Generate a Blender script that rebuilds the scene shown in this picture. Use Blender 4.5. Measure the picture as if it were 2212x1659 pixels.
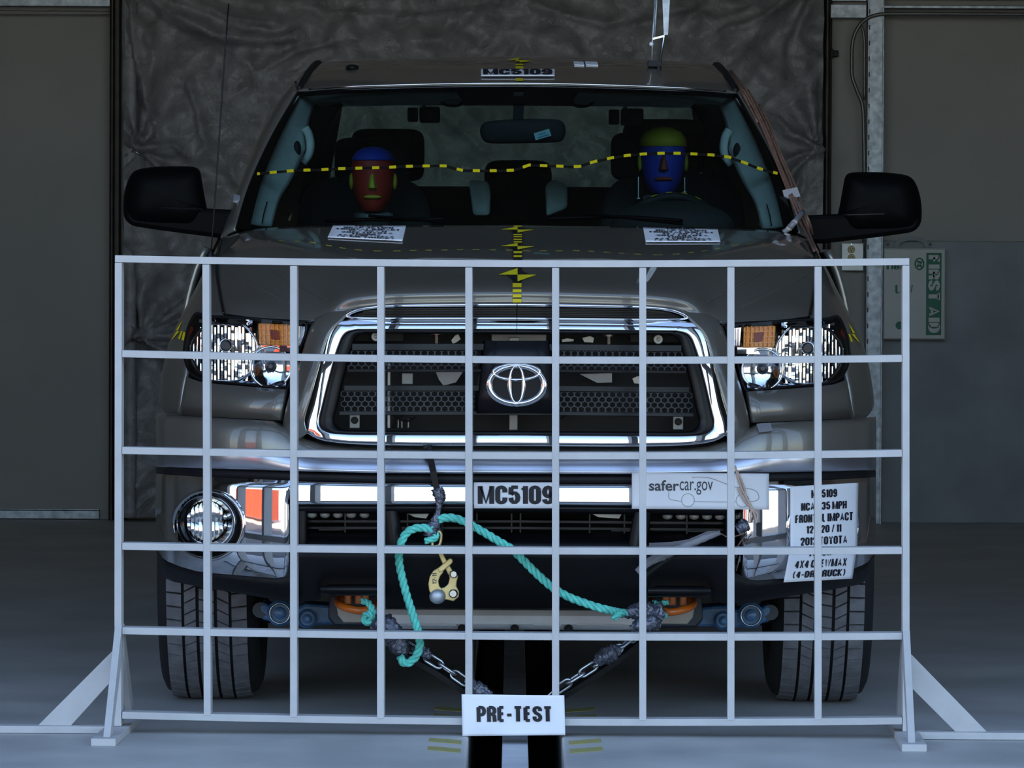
import bpy, math, random
from mathutils import Vector, Matrix, noise
from mathutils.bvhtree import BVHTree

random.seed(7)
for o in list(bpy.data.objects):
    bpy.data.objects.remove(o, do_unlink=True)
scn = bpy.context.scene
COL = scn.collection

# ------------------------------------------------------------------ camera
F = 10640.0                      # focal length in pixels of the 2212 px frame
CX, CY = 1106.0, 829.5
CAM = Vector((-0.0124, -14.0, 1.26))
PITCH = math.atan((829.5 - 560.0) / F)
ROLL = 0.0046
CM = (Matrix.Rotation(math.pi / 2 - PITCH, 3, 'X') @ Matrix.Rotation(ROLL, 3, 'Z'))
cd = bpy.data.cameras.new('camera')
cd.sensor_width = 36.0
cd.lens = 36.0 * F / 2212.0
cd.clip_end = 500
cam = bpy.data.objects.new('camera', cd)
COL.objects.link(cam)
cam.matrix_world = Matrix.Translation(CAM) @ CM.to_4x4()
scn.camera = cam

# ------------------------------------------------------------------ sky, sun, exposure
SUN_EL = math.radians(38)
SUN_AZ = math.radians(14)        # behind the building, a little to the right
w = bpy.data.worlds.new('sky')
scn.world = w
w.use_nodes = True
wn = w.node_tree
wn.nodes.clear()
wo = wn.nodes.new('ShaderNodeOutputWorld')
wb = wn.nodes.new('ShaderNodeBackground')
ws = wn.nodes.new('ShaderNodeTexSky')
ws.sky_type = 'NISHITA'
ws.sun_disc = False
ws.sun_elevation = SUN_EL
ws.sun_rotation = SUN_AZ
ws.air_density = 1.0
ws.dust_density = 1.5
wb.inputs['Strength'].default_value = 0.30
wn.links.new(ws.outputs['Color'], wb.inputs['Color'])
wn.links.new(wb.outputs['Background'], wo.inputs['Surface'])
sl = bpy.data.lights.new('sun', 'SUN')
sl.energy = 3.4
sl.color = (1.0, 0.93, 0.82)
sl.angle = math.radians(0.53)
sun = bpy.data.objects.new('sun', sl)
COL.objects.link(sun)
sd = Vector((math.sin(SUN_AZ) * math.cos(SUN_EL), math.cos(SUN_AZ) * math.cos(SUN_EL), math.sin(SUN_EL)))
sun.rotation_euler = sd.to_track_quat('Z', 'Y').to_euler()
scn.view_settings.view_transform = 'Standard'
scn.view_settings.look = 'None'
scn.view_settings.gamma = 1.0
scn.view_settings.use_curve_mapping = False
scn.view_settings.exposure = 0.90

# ------------------------------------------------------------------ projection helpers
def ray(px, py):
    return (CM @ Vector(((px - CX) / F, -(py - CY) / F, -1.0)))

def at(px, py, Y):
    d = ray(px, py)
    return CAM + d * ((Y - CAM.y) / d.y)

def zat(X, Y, py):
    return at(CX + F * (X - CAM.x) / (Y - CAM.y), py, Y).z

# ------------------------------------------------------------------ materials
def lin(c):
    return tuple(((v / 255.0) / 12.92 if v / 255.0 <= 0.04045 else ((v / 255.0 + 0.055) / 1.055) ** 2.4) for v in c)

MATS = {}
def mat(name, rgb, metal=0.0, rough=0.5, coat=0.0, var=0.08, scale=8.0, bump=0.0, bscale=40.0, spec=0.5,
        rgb2=None, coat_rough=0.03, rvar=0.0):
    m = bpy.data.materials.new(name)
    m.use_nodes = True
    nt = m.node_tree
    b = nt.nodes['Principled BSDF']
    b.inputs['Metallic'].default_value = metal
    b.inputs['Roughness'].default_value = rough
    b.inputs['Coat Weight'].default_value = coat
    b.inputs['Coat Roughness'].default_value = coat_rough
    b.inputs['Specular IOR Level'].default_value = spec
    tc = nt.nodes.new('ShaderNodeTexCoord')
    nz = nt.nodes.new('ShaderNodeTexNoise')
    nz.inputs['Scale'].default_value = scale
    nz.inputs['Detail'].default_value = 5
    nt.links.new(tc.outputs['Object'], nz.inputs['Vector'])
    rp = nt.nodes.new('ShaderNodeValToRGB')
    a = lin(rgb)
    if rgb2 is None:
        c0 = tuple(v * (1 - var) for v in a); c1 = tuple(min(1, v * (1 + var)) for v in a)
    else:
        c0 = a; c1 = lin(rgb2)
    rp.color_ramp.elements[0].position = 0.32
    rp.color_ramp.elements[1].position = 0.68
    rp.color_ramp.elements[0].color = (*c0, 1)
    rp.color_ramp.elements[1].color = (*c1, 1)
    nt.links.new(nz.outputs['Fac'], rp.inputs['Fac'])
    nt.links.new(rp.outputs['Color'], b.inputs['Base Color'])
    if rvar > 0:
        mr = nt.nodes.new('ShaderNodeMapRange')
        mr.inputs['To Min'].default_value = max(0, rough - rvar)
        mr.inputs['To Max'].default_value = min(1, rough + rvar)
        nt.links.new(nz.outputs['Fac'], mr.inputs['Value'])
        nt.links.new(mr.outputs['Result'], b.inputs['Roughness'])
    if bump > 0:
        n2 = nt.nodes.new('ShaderNodeTexNoise')
        n2.inputs['Scale'].default_value = bscale
        n2.inputs['Detail'].default_value = 6
        nt.links.new(tc.outputs['Object'], n2.inputs['Vector'])
        bp = nt.nodes.new('ShaderNodeBump')
        bp.inputs['Strength'].default_value = bump
        bp.inputs['Distance'].default_value = 0.01
        nt.links.new(n2.outputs['Fac'], bp.inputs['Height'])
        nt.links.new(bp.outputs['Normal'], b.inputs['Normal'])
    MATS[name] = m
    return m

def glassmat(name, tint, fres=1.45, rough=0.0):
    """thin sheet: tinted see-through plus mirror reflection by Fresnel"""
    m = bpy.data.materials.new(name)
    m.use_nodes = True
    nt = m.node_tree
    nt.nodes.clear()
    out = nt.nodes.new('ShaderNodeOutputMaterial')
    mx = nt.nodes.new('ShaderNodeMixShader')
    tr = nt.nodes.new('ShaderNodeBsdfTransparent')
    gl = nt.nodes.new('ShaderNodeBsdfGlossy')
    fr = nt.nodes.new('ShaderNodeFresnel')
    tc = nt.nodes.new('ShaderNodeTexCoord')
    nz = nt.nodes.new('ShaderNodeTexNoise')
    nz.inputs['Scale'].default_value = 1.5
    nt.links.new(tc.outputs['Object'], nz.inputs['Vector'])
    rp = nt.nodes.new('ShaderNodeValToRGB')
    rp.color_ramp.elements[0].color = (*[t * 0.985 for t in tint], 1)
    rp.color_ramp.elements[1].color = (*tint, 1)
    nt.links.new(nz.outputs['Fac'], rp.inputs['Fac'])
    nt.links.new(rp.outputs['Color'], tr.inputs['Color'])
    gl.inputs['Roughness'].default_value = rough
    fr.inputs['IOR'].default_value = fres
    nt.links.new(fr.outputs['Fac'], mx.inputs['Fac'])
    nt.links.new(tr.outputs['BSDF'], mx.inputs[1])
    nt.links.new(gl.outputs['BSDF'], mx.inputs[2])
    nt.links.new(mx.outputs['Shader'], out.inputs['Surface'])
    MATS[name] = m
    return m

mat('paint', (122, 118, 110), metal=0.55, rough=0.34, coat=1.0, var=0.05, scale=900, coat_rough=0.02)
mat('chrome', (225, 226, 230), metal=1.0, rough=0.03, var=0.02)
mat('chrome_soft', (215, 217, 222), metal=1.0, rough=0.12, var=0.03)
mat('black_plastic', (15, 15, 18), rough=0.5, spec=0.3, var=0.15, scale=60, bump=0.1, bscale=600)
mat('black_gloss', (9, 9, 10), rough=0.15, spec=0.3, coat=0.2, var=0.1)
mat('mirror_black', (5, 5, 5), rough=0.5, var=0.1, spec=0.055)
mat('cross_member', (238, 239, 242), rough=0.45, var=0.04, scale=20)
mat('grille_black', (12, 12, 15), rough=0.34, var=0.12, scale=40, spec=0.25)
mat('mesh_black', (34, 36, 44), rough=0.4, var=0.12, scale=40, spec=0.4)
mat('cap_satin', (214, 214, 222), metal=1.0, rough=0.3, var=0.03)
mat('rubber', (108, 108, 112), rough=0.75, var=0.2, scale=25, bump=0.2, bscale=150)
mat('rubber_dark', (18, 18, 19), rough=0.85, var=0.2)
mat('underbody', (15, 15, 16), rough=0.8, var=0.3)
mat('engine_dark', (26, 26, 28), rough=0.6, var=0.3)
mat('engine_metal', (150, 150, 148), metal=0.8, rough=0.35, var=0.2)
mat('alloy', (165, 167, 170), metal=0.9, rough=0.3, var=0.1)
mat('white_wood', (190, 189, 188), rough=0.6, var=0.05, scale=14, bump=0.12, bscale=60)
mat('paper', (240, 241, 246), rough=0.65, var=0.02, scale=5)
mat('ink', (22, 18, 30), rough=0.6, var=0.1)
mat('ink_grey', (66, 68, 76), rough=0.6, var=0.1)
mat('ink_line', (178, 170, 172), rough=0.6, var=0.05)
mat('tape_yellow', (226, 205, 20), rough=0.5, var=0.06)
mat('tape_black', (14, 14, 13), rough=0.5, var=0.1)
mat('tape_grey', (124, 124, 130), rough=0.4, var=0.1)
mat('duct_tape', (104, 106, 118), metal=0.6, rough=0.24, var=0.35, scale=30, bump=0.9, bscale=45)
mat('rope', (112, 226, 208), rough=0.6, var=0.18, scale=60, bump=0.4, bscale=500)
mat('brass', (206, 184, 128), metal=0.6, rough=0.4, var=0.15, scale=30)
mat('steel_bright', (190, 192, 195), metal=1.0, rough=0.25, var=0.15, scale=40)
mat('steel_galv', (148, 154, 160), metal=0.75, rough=0.5, scale=28, rgb2=(196, 202, 208), bump=0.05)
mat('steel_brown', (56, 50, 44), metal=0.4, rough=0.45, var=0.3, scale=12)
mat('orange_paint', (206, 104, 24), rough=0.35, coat=0.4, var=0.15, scale=30)
mat('blue_paint', (34, 74, 116), rough=0.4, coat=0.3, scale=30, rgb2=(70, 116, 158))
mat('blue_dark', (14, 28, 46), rough=0.45, var=0.2, scale=30)
mat('tan_plastic', (176, 168, 158), rough=0.5, var=0.08)
mat('skid_grey', (186, 188, 190), metal=0.2, rough=0.45, var=0.08, scale=20)
mat('wire_brown', (112, 84, 70), rough=0.55, var=0.3, scale=60)
mat('wire_pale', (206, 180, 164), rough=0.5, var=0.1)
mat('amber', (252, 150, 40), rough=0.16, coat=0.8, var=0.15, scale=60, bump=0.5, bscale=160)
mat('reflector', (236, 238, 242), metal=1.0, rough=0.06, var=0.03)
mat('bulb_dark', (70, 70, 76), metal=0.7, rough=0.3, var=0.2)
mat('red_lens', (150, 20, 12), rough=0.15, coat=0.7, var=0.1)
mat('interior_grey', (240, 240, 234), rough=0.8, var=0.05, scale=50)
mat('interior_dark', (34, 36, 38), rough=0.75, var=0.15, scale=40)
mat('seat_cloth', (58, 60, 62), rough=0.9, var=0.12, scale=80, bump=0.2, bscale=300)
mat('headliner', (242, 242, 236), rough=0.9, var=0.04)
mat('dummy_red', (196, 52, 36), rough=0.55, var=0.1)
mat('dummy_blue', (44, 70, 196), rough=0.55, var=0.12)
mat('dummy_yellow', (206, 196, 52), rough=0.55, var=0.12)
mat('dummy_brown', (140, 58, 40), rough=0.55, var=0.12)
mat('dummy_body', (52, 54, 50), rough=0.8, var=0.12)
mat('tag_white', (176, 214, 220), rough=0.5, var=0.04)
mat('tag_teal', (70, 150, 170), rough=0.5, var=0.04)
mat('tarp', (150, 146, 146), rough=0.36, var=0.26, scale=10, bump=0.7, bscale=55, rvar=0.1)
mat('wall_panel', (158, 153, 146), rough=0.6, var=0.05, scale=2.0)
mat('wall_low', (128, 132, 134), rough=0.55, scale=3.0, rgb2=(150, 154, 155), bump=0.08, bscale=12)
mat('ceiling_panel', (170, 168, 162), rough=0.7, var=0.06, scale=1.5)
mat('concrete', (174, 173, 171), rough=0.5, scale=2.2, rgb2=(200, 198, 194), bump=0.15, bscale=35, rvar=0.12)
mat('pit', (52, 50, 48), rough=0.8, var=0.3, scale=10)
mat('rail_paint', (196, 198, 204), rough=0.5, var=0.12, scale=8)
mat('floor_yellow', (176, 168, 84), rough=0.7, scale=26, rgb2=(150, 148, 110))
mat('outside_ground', (205, 190, 166), rough=0.9, scale=0.25, rgb2=(222, 210, 190), bump=0.2, bscale=5)
mat('asphalt', (84, 83, 82), rough=0.85, var=0.1, scale=1.0)
mat('container_red', (188, 74, 44), rough=0.5, var=0.08, scale=2)
mat('facade', (190, 184, 172), rough=0.6, var=0.05, scale=1.5)
mat('kit_white', (196, 196, 190), rough=0.45, var=0.03)
mat('kit_green', (10, 104, 74), rough=0.5, var=0.08)
mat('outlet_ivory', (200, 178, 120), rough=0.4, var=0.05)
mat('plate_white', (205, 207, 206), metal=0.3, rough=0.4, var=0.04)
mat('conduit', (120, 118, 112), metal=0.6, rough=0.4, var=0.1)
mat('hills', (186, 178, 172), rough=1.0, var=0.12, scale=0.05)
mat('frit', (8, 7, 7), rough=0.2, var=0.1)
glassmat('windshield_glass', (0.74, 0.92, 0.86), 1.36)
glassmat('side_glass', (0.16, 0.20, 0.18), 1.45)
glassmat('rear_glass', (0.55, 0.66, 0.62), 1.45)
glassmat('lamp_lens', (0.97, 0.98, 0.98), 1.30)

# ------------------------------------------------------------------ geometry collector
class G:
    def __init__(s):
        s.v = []; s.f = []; s.mi = []; s.cur = 0
    def add(s, vs, fs):
        n = len(s.v)
        s.v += [Vector(p) for p in vs]
        s.f += [tuple(i + n for i in f) for f in fs]
        s.mi += [s.cur] * len(fs)
        return s
    def box(s, c, d, R=None):
        hx, hy, hz = d[0] / 2, d[1] / 2, d[2] / 2
        vs = [Vector((x, y, z)) for x in (-hx, hx) for y in (-hy, hy) for z in (-hz, hz)]
        if R is not None:
            vs = [R @ p for p in vs]
        c = Vector(c)
        return s.add([p + c for p in vs], [(0, 1, 3, 2), (4, 6, 7, 5), (0, 4, 5, 1), (2, 3, 7, 6), (0, 2, 6, 4), (1, 5, 7, 3)])
    def bar(s, a, b, wx, wz, up=(0, 0, 1)):
        """rectangular bar from a to b; wx along the side, wz along up"""
        a = Vector(a); b = Vector(b); t = (b - a).normalized()
        u = Vector(up); sd_ = t.cross(u).normalized(); u = sd_.cross(t).normalized()
        vs = []
        for p in (a, b):
            for i, j in ((-1, -1), (1, -1), (1, 1), (-1, 1)):
                vs.append(p + sd_ * (i * wx / 2) + u * (j * wz / 2))
        return s.add(vs, [(3, 2, 1, 0), (4, 5, 6, 7), (0, 1, 5, 4), (1, 2, 6, 5), (2, 3, 7, 6), (3, 0, 4, 7)])
    def sweep(s, path, sect, closed=False, cap=True, up=None, scales=None):
        """sweep section (list of 2D) along a path with parallel transport"""
        P = [Vector(p) for p in path]
        n = len(P); m = len(sect)
        T = []
        for i in range(n):
            if closed:
                t = P[(i + 1) % n] - P[i - 1]
            else:
                t = P[min(i + 1, n - 1)] - P[max(i - 1, 0)]
            T.append(t.normalized())
        if up is None:
            up = Vector((0, 0, 1)) if abs(T[0].z) < 0.9 else Vector((0, 1, 0))
        u = Vector(up)
        u = (u - T[0] * u.dot(T[0])).normalized()
        vs = []
        for i in range(n):
            u = u - T[i] * u.dot(T[i])
            u = u.normalized() if u.length > 1e-6 else T[i].orthogonal().normalized()
            r = T[i].cross(u)
            k = scales[i] if scales else 1.0
            for a, b in sect:
                vs.append(P[i] + r * (a * k) + u * (b * k))
        fs = []
        for i in range(n if closed else n - 1):
            j = (i + 1) % n
            for q in range(m):
                q2 = (q + 1) % m
                fs.append((i * m + q, i * m + q2, j * m + q2, j * m + q))
        if cap and not closed:
            fs.append(tuple(range(m - 1, -1, -1)))
            fs.append(tuple((n - 1) * m + q for q in range(m)))
        return s.add(vs, fs)
    def tube(s, path, r, n=8, closed=False, scales=None):
        return s.sweep(path, [(r * math.cos(2 * math.pi * k / n), r * math.sin(2 * math.pi * k / n)) for k in range(n)], closed, scales=scales)
    def grid(s, rows, closed_u=False):
        nr = len(rows); nc = len(rows[0])
        fs = []
        for i in range(nr - 1):
            for j in range(nc if closed_u else nc - 1):
                k = (j + 1) % nc
                fs.append((i * nc + j, i * nc + k, (i + 1) * nc + k, (i + 1) * nc + j))
        return s.add([p for r in rows for p in r], fs)
    def lathe(s, prof, c, axis='Y', n=24, cap0=False, cap1=False, sx=1.0, sz=1.0):
        """prof: list of (radius, along)"""
        c = Vector(c); rows = []
        for r, h in prof:
            row = []
            for k in range(n):
                a = 2 * math.pi * k / n
                x, y = r * math.cos(a) * sx, r * math.sin(a) * sz
                if axis == 'Y': p = Vector((x, h, y))
                elif axis == 'X': p = Vector((h, x, y))
                else: p = Vector((x, y, h))
                row.append(c + p)
            rows.append(row)
        n0 = len(s.v)
        s.grid(rows, True)
        if cap0: s.f.append(tuple(n0 + k for k in range(n))); s.mi.append(s.cur)
        if cap1: s.f.append(tuple(n0 + (len(prof) - 1) * n + k for k in range(n - 1, -1, -1))); s.mi.append(s.cur)
        return s
    def prism(s, poly, depth):
        """poly: list of 3D points (one face), depth: vector"""
        d = Vector(depth); n = len(poly)
        P = [Vector(p) for p in poly]
        fs = [tuple(range(n)), tuple(range(2 * n - 1, n - 1, -1))]
        for i in range(n):
            j = (i + 1) % n
            fs.append((i, i + n, j + n, j))
        return s.add(P + [p + d for p in P], fs)
    def ball(s, c, r, nu=16, nv=10, R=None):
        c = Vector(c); rx, ry, rz = (r, r, r) if not hasattr(r, '__len__') else r
        vs = [Vector((0, 0, rz))]
        for i in range(1, nv):
            t = math.pi * i / nv
            for j in range(nu):
                a = 2 * math.pi * j / nu
                vs.append(Vector((rx * math.sin(t) * math.cos(a), ry * math.sin(t) * math.sin(a), rz * math.cos(t))))
        vs.append(Vector((0, 0, -rz)))
        fs = [(0, 1 + j, 1 + (j + 1) % nu) for j in range(nu)]
        for i in range(nv - 2):
            for j in range(nu):
                a = 1 + i * nu + j; b = 1 + i * nu + (j + 1) % nu
                fs.append((a, a + nu, b + nu, b))
        l = len(vs) - 1; q = 1 + (nv - 2) * nu
        fs += [(l, q + (j + 1) % nu, q + j) for j in range(nu)]
        if R is not None: vs = [R @ p for p in vs]
        return s.add([p + c for p in vs], fs)
    def mirrored(s):
        g = G()
        g.v = [Vector((-p.x, p.y, p.z)) for p in s.v]
        g.f = [tuple(reversed(f)) for f in s.f]
        g.mi = list(s.mi)
        return g
    def xf(s, M):
        s.v = [M @ p for p in s.v]
        return s

GLASS = ('windshield_glass', 'side_glass', 'rear_glass', 'lamp_lens')
def face_out(g, each=False):
    """turn open sheets so that their faces look outwards, to the front and up"""
    eye = Vector((0, -14.0, 5.0)); tot = 0.0; fl = []
    for f in g.f:
        a, b, c = g.v[f[0]], g.v[f[1]], g.v[f[2]]
        n = (b - a).cross(c - a)
        if len(f) > 3: n = (g.v[f[2]] - a).cross(g.v[f[3]] - b)
        d = n.dot(eye - a); tot += d; fl.append(d < 0)
    if each: g.f = [tuple(reversed(f)) if r else f for f, r in zip(g.f, fl)]
    elif tot < 0: g.f = [tuple(reversed(f)) for f in g.f]

def link(name, g, m, parent=None, smooth=False, bevel=0.0, solid=0.0, auto=None, origin=None):
    if m in GLASS or solid: face_out(g, False)
    if origin is None:
        lo = [min(p[i] for p in g.v) for i in range(3)]; hi = [max(p[i] for p in g.v) for i in range(3)]
        origin = Vector(((lo[0] + hi[0]) / 2, (lo[1] + hi[1]) / 2, (lo[2] + hi[2]) / 2))
    me = bpy.data.meshes.new(name)
    me.from_pydata([tuple(p - origin) for p in g.v], [], g.f)
    ms = m if isinstance(m, (list, tuple)) else [m]
    for k in ms:
        me.materials.append(MATS[k])
    if len(ms) > 1:
        me.polygons.foreach_set('material_index', g.mi)
    if smooth:
        me.polygons.foreach_set('use_smooth', [True] * len(me.polygons))
    me.update()
    o = bpy.data.objects.new(name, me)
    COL.objects.link(o)
    o.location = origin
    if parent is not None:
        o.parent = parent
        o.matrix_parent_inverse = Matrix.Translation(-world_loc(parent))
    if smooth and auto:
        import bmesh
        bm = bmesh.new(); bm.from_mesh(me)
        ca = math.radians(auto)
        for e in bm.edges:
            if len(e.link_faces) == 2 and e.link_faces[0].normal.angle(e.link_faces[1].normal, 0) > ca:
                e.smooth = False
        bm.to_mesh(me); bm.free()
    if solid:
        md = o.modifiers.new('thickness', 'SOLIDIFY'); md.thickness = solid; md.offset = -1
    if bevel:
        md = o.modifiers.new('bevel', 'BEVEL'); md.width = bevel; md.segments = 2; md.limit_method = 'ANGLE'
    return o

def world_loc(o):
    p = Vector(o.location)
    if o.parent is not None:
        # parents keep identity rotation; every child carries the inverse translation of its parent
        return p
    return p

def thing(name, label, cat, loc, group=None):
    o = bpy.data.objects.new(name, None)
    COL.objects.link(o)
    o.location = loc
    o.empty_display_size = 0.1
    o['label'] = label; o['category'] = cat
    if group: o['group'] = group
    return o

def tag(o, label, cat, group=None, kind=None):
    o['label'] = label; o['category'] = cat
    if group: o['group'] = group
    if kind: o['kind'] = kind
    return o

def struct(name, g, m, parent=None, label=None, **k):
    o = link(name, g, m, parent, **k)
    if parent is None:
        o['kind'] = 'structure'
        if label: o['label'] = label
    return o

# ------------------------------------------------------------------ interpolation
def cr(p0, p1, p2, p3, t):
    return 0.5 * ((2 * p1) + (p2 - p0) * t + (2 * p0 - 5 * p1 + 4 * p2 - p3) * t * t + (3 * p1 - p0 - 3 * p2 + p3) * t * t * t)

def curve(pts, n, closed=False):
    """Catmull-Rom through pts, n steps for each span"""
    P = [Vector(p) for p in pts]; m = len(P); out = []
    for i in range(m if closed else m - 1):
        if closed:
            a, b, c, d = P[i - 1], P[i], P[(i + 1) % m], P[(i + 2) % m]
        else:
            b, c = P[i], P[i + 1]
            a = P[i - 1] if i > 0 else b * 2 - c
            d = P[i + 2] if i + 2 < m else c * 2 - b
        for k in range(n):
            out.append(cr(a, b, c, d, k / n))
    if not closed: out.append(P[-1])
    return out

def surf(rows, nu, nv):
    """smooth surface through a control net given as rows of points"""
    R = [curve(r, nu) for r in rows]
    cols = list(zip(*R))
    C = [curve(c, nv) for c in cols]
    return [list(r) for r in zip(*C)]

def lerp(a, b, t): return a + (b - a) * t

def interp(x, xs, ys):
    if x <= xs[0]: return ys[0]
    for i in range(len(xs) - 1):
        if x <= xs[i + 1]:
            return lerp(ys[i], ys[i + 1], (x - xs[i]) / (xs[i + 1] - xs[i]))
    return ys[-1]

# ------------------------------------------------------------------ lettering: heavy condensed capitals
def _arc(cx, cy, rx, ry, a0, a1, n=8):
    return [(cx + rx * math.cos(math.radians(lerp(a0, a1, k / n))), cy + ry * math.sin(math.radians(lerp(a0, a1, k / n)))) for k in range(n + 1)]
def _o(w):           # closed upright oval bowl with straight sides
    r = w / 2
    return _arc(r, 1 - r * 1.1, r, r * 1.1, 0, 180) + _arc(r, r * 1.1, r, r * 1.1, 180, 360) + [(w, 1 - r * 1.1)]
def _bowl(w, y0, y1):
    ry = (y1 - y0) / 2; rx = min(w * 0.5, ry)
    return [(0, y1), (w - rx, y1)] + _arc(w - rx, (y0 + y1) / 2, rx, ry, 90, -90) + [(0, y0)]
W_ = 0.36
GL = {
 'A': (0.42, [[(0, 0), (0.21, 1), (0.42, 0)], [(0.08, 0.28), (0.34, 0.28)]]),
 'B': (W_, [[(0, 0), (0, 1)], _bowl(W_, 0.52, 1), _bowl(W_, 0, 0.52)]),
 'C': (W_, [[(W_, 0.66)] + [(W_, 0.8)] + _arc(W_ / 2, 1 - W_ * .55, W_ / 2, W_ * .55, 0, 180) + _arc(W_ / 2, W_ * .55, W_ / 2, W_ * .55, 180, 360) + [(W_, 0.34)]]),
 'D': (W_, [[(0, 0), (0, 1)], _bowl(W_, 0, 1)]),
 'E': (0.27, [[(0, 0), (0, 1)], [(0, 1), (0.27, 1)], [(0, 0.52), (0.25, 0.52)], [(0, 0), (0.27, 0)]]),
 'F': (0.27, [[(0, -0.08), (0, 1)], [(0, 1), (0.27, 1)], [(0, 0.52), (0.25, 0.52)]]),
 'H': (W_, [[(0, -0.08), (0, 1.08)], [(W_, -0.08), (W_, 1.08)], [(0, 0.5), (W_, 0.5)]]),
 'I': (0.0, [[(0, -0.08), (0, 1.08)]]),
 'K': (0.38, [[(0, -0.08), (0, 1.08)], [(0.38, 1.06), (0.08, 0.5), (0.40, -0.06)]]),
 'L': (0.25, [[(0, 1.08), (0, 0)], [(0, 0), (0.25, 0)]]),
 'M': (0.58, [[(0, -0.08), (0, 1.08)], [(0.58, -0.08), (0.58, 1.08)], [(0.02, 1.05), (0.29, 0.0), (0.56, 1.05)]]),
 'N': (W_, [[(0, -0.08), (0, 1.08)], [(W_, -0.08), (W_, 1.08)], [(0.02, 1.05), (W_ - 0.02, -0.05)]]),
 'O': (W_, [_o(W_)]),
 'P': (W_, [[(0, -0.08), (0, 1)], _bowl(W_, 0.44, 1)]),
 'R': (W_, [[(0, -0.08), (0, 1)], _bowl(W_, 0.5, 1), [(0.2, 0.5), (0.34, 0.36), (W_, -0.08)]]),
 'S': (W_, [[(W_, 0.72), (W_, 0.8)] + _arc(W_ / 2, 1 - W_ * .5, W_ / 2, W_ * .5, 0, 180) + [(0, 0.72), (0.08, 0.58), (W_ - .08, 0.44), (W_, 0.3)] + _arc(W_ / 2, W_ * .5, W_ / 2, W_ * .5, 0, -180) + [(0, 0.3)]]),
 'T': (0.36, [[(0.18, -0.08), (0.18, 1)], [(-0.03, 1), (0.39, 1)]]),
 'U': (W_, [[(0, 1.08), (0, 0.25)] + _arc(W_ / 2, W_ * .5, W_ / 2, W_ * .5, 180, 360) + [(W_, 1.08)]]),
 'V': (0.42, [[(0, 1.06), (0.21, 0), (0.42, 1.06)]]),
 'W': (0.66, [[(0, 1.06), (0.16, 0), (0.33, 1.0), (0.50, 0), (0.66, 1.06)]]),
 'X': (0.40, [[(0, -0.06), (0.40, 1.06)], [(0, 1.06), (0.40, -0.06)]]),
 'Y': (0.40, [[(0, 1.06), (0.2, 0.45), (0.40, 1.06)], [(0.2, 0.5), (0.2, -0.08)]]),
 '0': (W_, [_o(W_)]),
 '1': (0.08, [[(0.08, -0.08), (0.08, 1.08)], [(0.08, 0.96), (-0.07, 0.80)]]),
 '2': (W_, [[(0, 0.7), (0, 0.8)] + _arc(W_ / 2, 1 - W_ * .5, W_ / 2, W_ * .5, 180, 0) + [(W_, 0.66), (0.02, 0.0)], [(0, 0), (W_, 0)]]),
 '3': (W_, [[(0, 0.76)] + _arc(W_ / 2, 0.76, W_ / 2, 0.24, 180, -60) + [(0.16, 0.53)], [(0.16, 0.53)] + _arc(W_ / 2, 0.26, W_ / 2, 0.26, 70, -180)]),
 '4': (0.38, [[(0.28, -0.08), (0.28, 1.0)], [(0.26, 1.0), (0, 0.26)], [(0, 0.24), (0.42, 0.24)]]),
 '5': (W_, [[(W_, 1), (0.02, 1)], [(0.02, 1), (0.0, 0.52)], [(0.0, 0.54)] + _arc(W_ / 2, 0.32, W_ / 2, 0.32, 110, -180) + [(0, 0.26)]]),
 '8': (W_, [_arc(W_ / 2, 0.76, W_ / 2, 0.24, 0, 360, 12), _arc(W_ / 2, 0.26, W_ / 2, 0.26, 0, 360, 12)]),
 '9': (W_, [_arc(W_ / 2, 0.70, W_ / 2, 0.30, 0, 360, 12), [(W_, 0.70), (W_, 0.25)] + _arc(W_ / 2, 0.22, W_ / 2, 0.22, 0, -180)]),
 '-': (0.14, [[(-0.07, 0.42), (0.21, 0.42)]]),
 '/': (0.24, [[(0, -0.08), (0.24, 1.08)]]),
 '(': (0.12, [[(0.12, 1.08), (0.0, 0.75), (0.0, 0.25), (0.12, -0.08)]]),
 ')': (0.12, [[(0, 1.08), (0.12, 0.75), (0.12, 0.25), (0, -0.08)]]),
 '.': (0.0, [[(0, -0.06), (0, 0.06)]]),
}
def glyphs(txt, bold=0.0, space=1.0):
    tx, ty = 0.255 + bold, 0.185 + bold
    vs, fs = [], []; x = 0.0
    for ch in txt:
        if ch == ' ': x += 0.22; continue
        wd, strokes = GL[ch]
        thin = 0.6 if ch in 'MWNAKXY/()' else 1.0
        for st in strokes:
            P = [(x + a + tx / 2, b * (1 - ty) + ty / 2) for a, b in st]
            n = len(P); base = len(vs)
            thn = thin if (len(st) != 2 or abs(st[0][0] - st[1][0]) > 0.05) else 1.0
            for i in range(n):
                a = P[max(i - 1, 0)]; b = P[min(i + 1, n - 1)]
                if n > 2 and i == n - 1 and P[0] == P[-1]: b = P[1]
                dx, dy = b[0] - a[0], b[1] - a[1]; l = math.hypot(dx, dy) or 1
                nx, ny = -dy / l, dx / l
                vs.append((P[i][0] + nx * tx / 2 * thn, P[i][1] + ny * ty / 2)); vs.append((P[i][0] - nx * tx / 2 * thn, P[i][1] - ny * ty / 2))
            for i in range(n - 1):
                k = base + 2 * i; fs.append((k, k + 1, k + 3, k + 2))
        x += wd + tx + 0.045 * space
    vs = [(a, min(1.0, max(0.0, b))) for a, b in vs]
    x0 = min(v[0] for v in vs); x1 = max(v[0] for v in vs)
    return [((a - x0) / (x1 - x0), b) for a, b in vs], fs

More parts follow.
